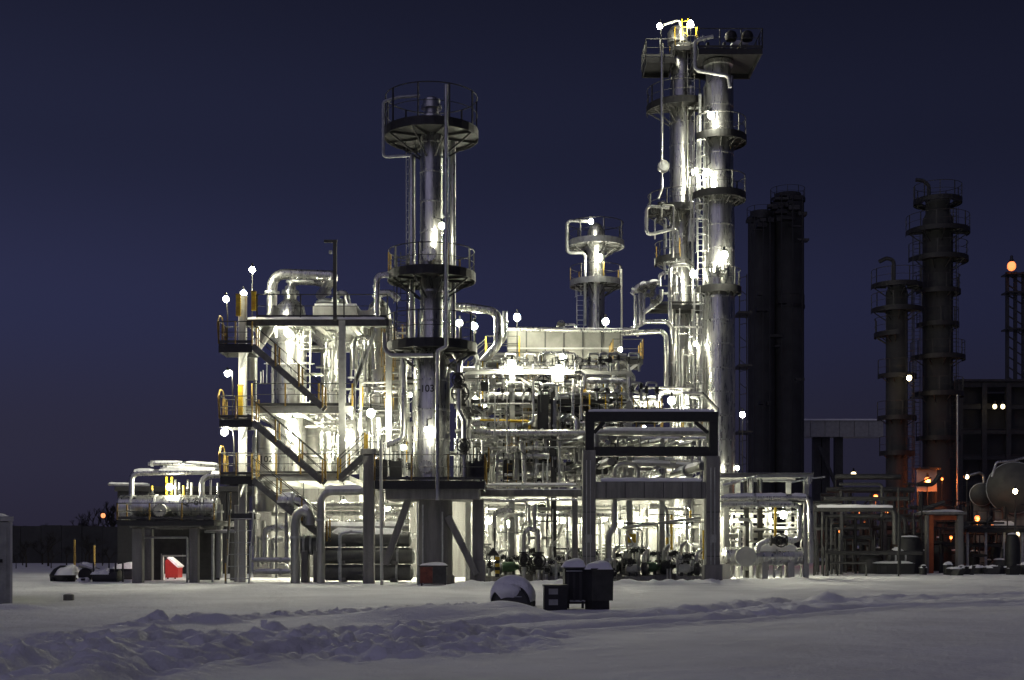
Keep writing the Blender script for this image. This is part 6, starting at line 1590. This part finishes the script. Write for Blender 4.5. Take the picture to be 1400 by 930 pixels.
L('far pale street lamp under the gallery, nearer one', 1167, 649, 170, 8, .35, WARM, hold=[(1167, 660, 170), (1167, 770, 170)])
L('far pale street lamp under the gallery, smaller one', 1148, 643, 190, 6, .3, WARM, hold=[(1148, 660, 190), (1148, 765, 190)])
L('pinkish lamp above the red grit bin', 247, 752, 63.6, 200, .1, PINK, hold=[('w', X(247, 63.4), 63.4, Z(730, 63.4))])
L('pinkish lamp left of the dark screen wall', 206, 752, 63.2, 120, .1, PINK, hold=[('w', X(206, 63.2), 63.2, Z(730, 63.2))])
for k, (xx, yy, Y, e) in enumerate(((662, 556, 66.5, 420), (690, 530, 67, 420), (752, 566, 67, 420), (836, 556, 66.4, 420), (700, 628, 66.8, 320), (776, 640, 67, 300), (648, 620, 65, 320), (560, 540, 64, 500), (520, 560, 63.6, 420), (452, 540, 65.5, 420), (880, 585, 67, 260), (940, 640, 66.5, 220))):  # lamps added to brighten the background behind the pipes
    L('small added fill lamp deep among the pipes', xx, yy, Y, e, .13, hold=[(xx, yy - 8, Y), (xx, yy - 16, Y)])

# ================================================================== FILLER PIPES
def reach(q):
    P = [Vector(a[1:]) if a[0] == 'w' else W(a[0], a[1], a[2] if len(a) > 2 else q[1]) for a in q[2]]
    return P, sum((b_ - a_).length for a_, b_ in zip(P[:-1], P[1:])) * q[3] / max(P[0].y, 30)
n_pipes = sum(1 for o in LBL if o.name.split('.')[0] == 'pipe')
FILL.sort(key=lambda q: -reach(q)[1])
keep = max(0, 292 - n_pipes)
for q in FILL[:keep]: pipe(q[0], q[1], q[2], q[3], q[4], snow=q[5], valves=q[6], flanges=q[7])
rest = {}
for q in FILL[keep:]:
    P, _ = reach(q); b = rest.setdefault(q[4], MB()); b.tube(P, S(q[3], q[1]), 7)
mb = MB(); mi = []; mats = list(rest)
for k, m_ in enumerate(mats): mb.raw(rest[m_].v, rest[m_].f); mi += [k] * len(rest[m_].f)
if mats:
    pw = mb.build('small_pipework', mats[0]); tag(pw, 'mass of thin lesser pipes filling the gaps between the larger ones', 'pipework', None, 'stuff')
    for m_ in mats[1:]: pw.data.materials.append(M[m_])
    pw.data.polygons.foreach_set('material_index', mi)

# ================================================================== LABEL ORDER
ORD = ['', '', 'second', 'third', 'fourth', 'fifth', 'sixth', 'seventh', 'eighth', 'ninth', 'tenth', 'eleventh', 'twelfth', 'thirteenth', 'fourteenth', 'fifteenth']
ZONES = [(560, 'by the left structure'), (640, 'by the numbered column'), (700, 'right of the numbered column'), (760, 'left of the portal'), (830, 'beside the portal leg'), (905, 'inside the portal'), (985, 'at portal right leg'), (1110, 'under the bridge'), (1170, 'beyond the bridge'), (1215, 'left of the columns'), (1300, 'at the orange frame'), (1350, 'under the smaller tank'), (9999, 'under the big tank')]
again = {}
def order(l, os_, P):
    n = len(os_)
    dx = max(p[0] for p in P.values()) - min(p[0] for p in P.values()); dy = max(p[1] for p in P.values()) - min(p[1] for p in P.values())
    ax, a, b = (0, 'leftmost', 'left') if dx >= dy else (1, 'topmost', 'top')
    z = 'rightmost' if ax == 0 else 'lowest'
    for i, o in enumerate(sorted(os_, key=lambda q: P[q][ax])):
        w = a if i == 0 else z if i == n - 1 else ORD[i + 1] + ' from ' + b
        o['label'] = l + ', ' + w
def pix(o):
    p = ORG[o]
    pts = []
    def rec(q):
        if q.type == 'MESH':
            mw = ORG.get(q, p)
            for c in q.bound_box:
                pts.append(Vector(c) + mw)
        for ch in KIDS.get(q, ()): rec(ch)
    rec(o)
    if not pts: pts = [p]
    c = sum(pts, Vector()) / len(pts)
    return 700 + c.x * F / c.y, HOR - (c.z - EYE) * F / c.y
KIDS = {}
for o in ORG:
    if o.parent: KIDS.setdefault(o.parent, []).append(o)
by = {}
for o in LBL: by.setdefault(o['label'], []).append(o)
for l, os_ in by.items():
    n = len(os_)
    if n == 1: continue
    g = os_[0].get('group') or (os_[0]['category'] + 's: ' + l)
    for o in os_: o['group'] = g
    P = {o: pix(o) for o in os_}
    if n > 9:
        for o in os_:
            x = P[o][0]
            o['label'] = l + ', ' + next(w for lim, w in ZONES if x < lim); again.setdefault(o['label'], []).append(o)
        continue
    order(l, os_, P)
for l, os_ in again.items():
    if len(os_) > 1 and len(os_) < 16: order(l, os_, {o: pix(o) for o in os_})
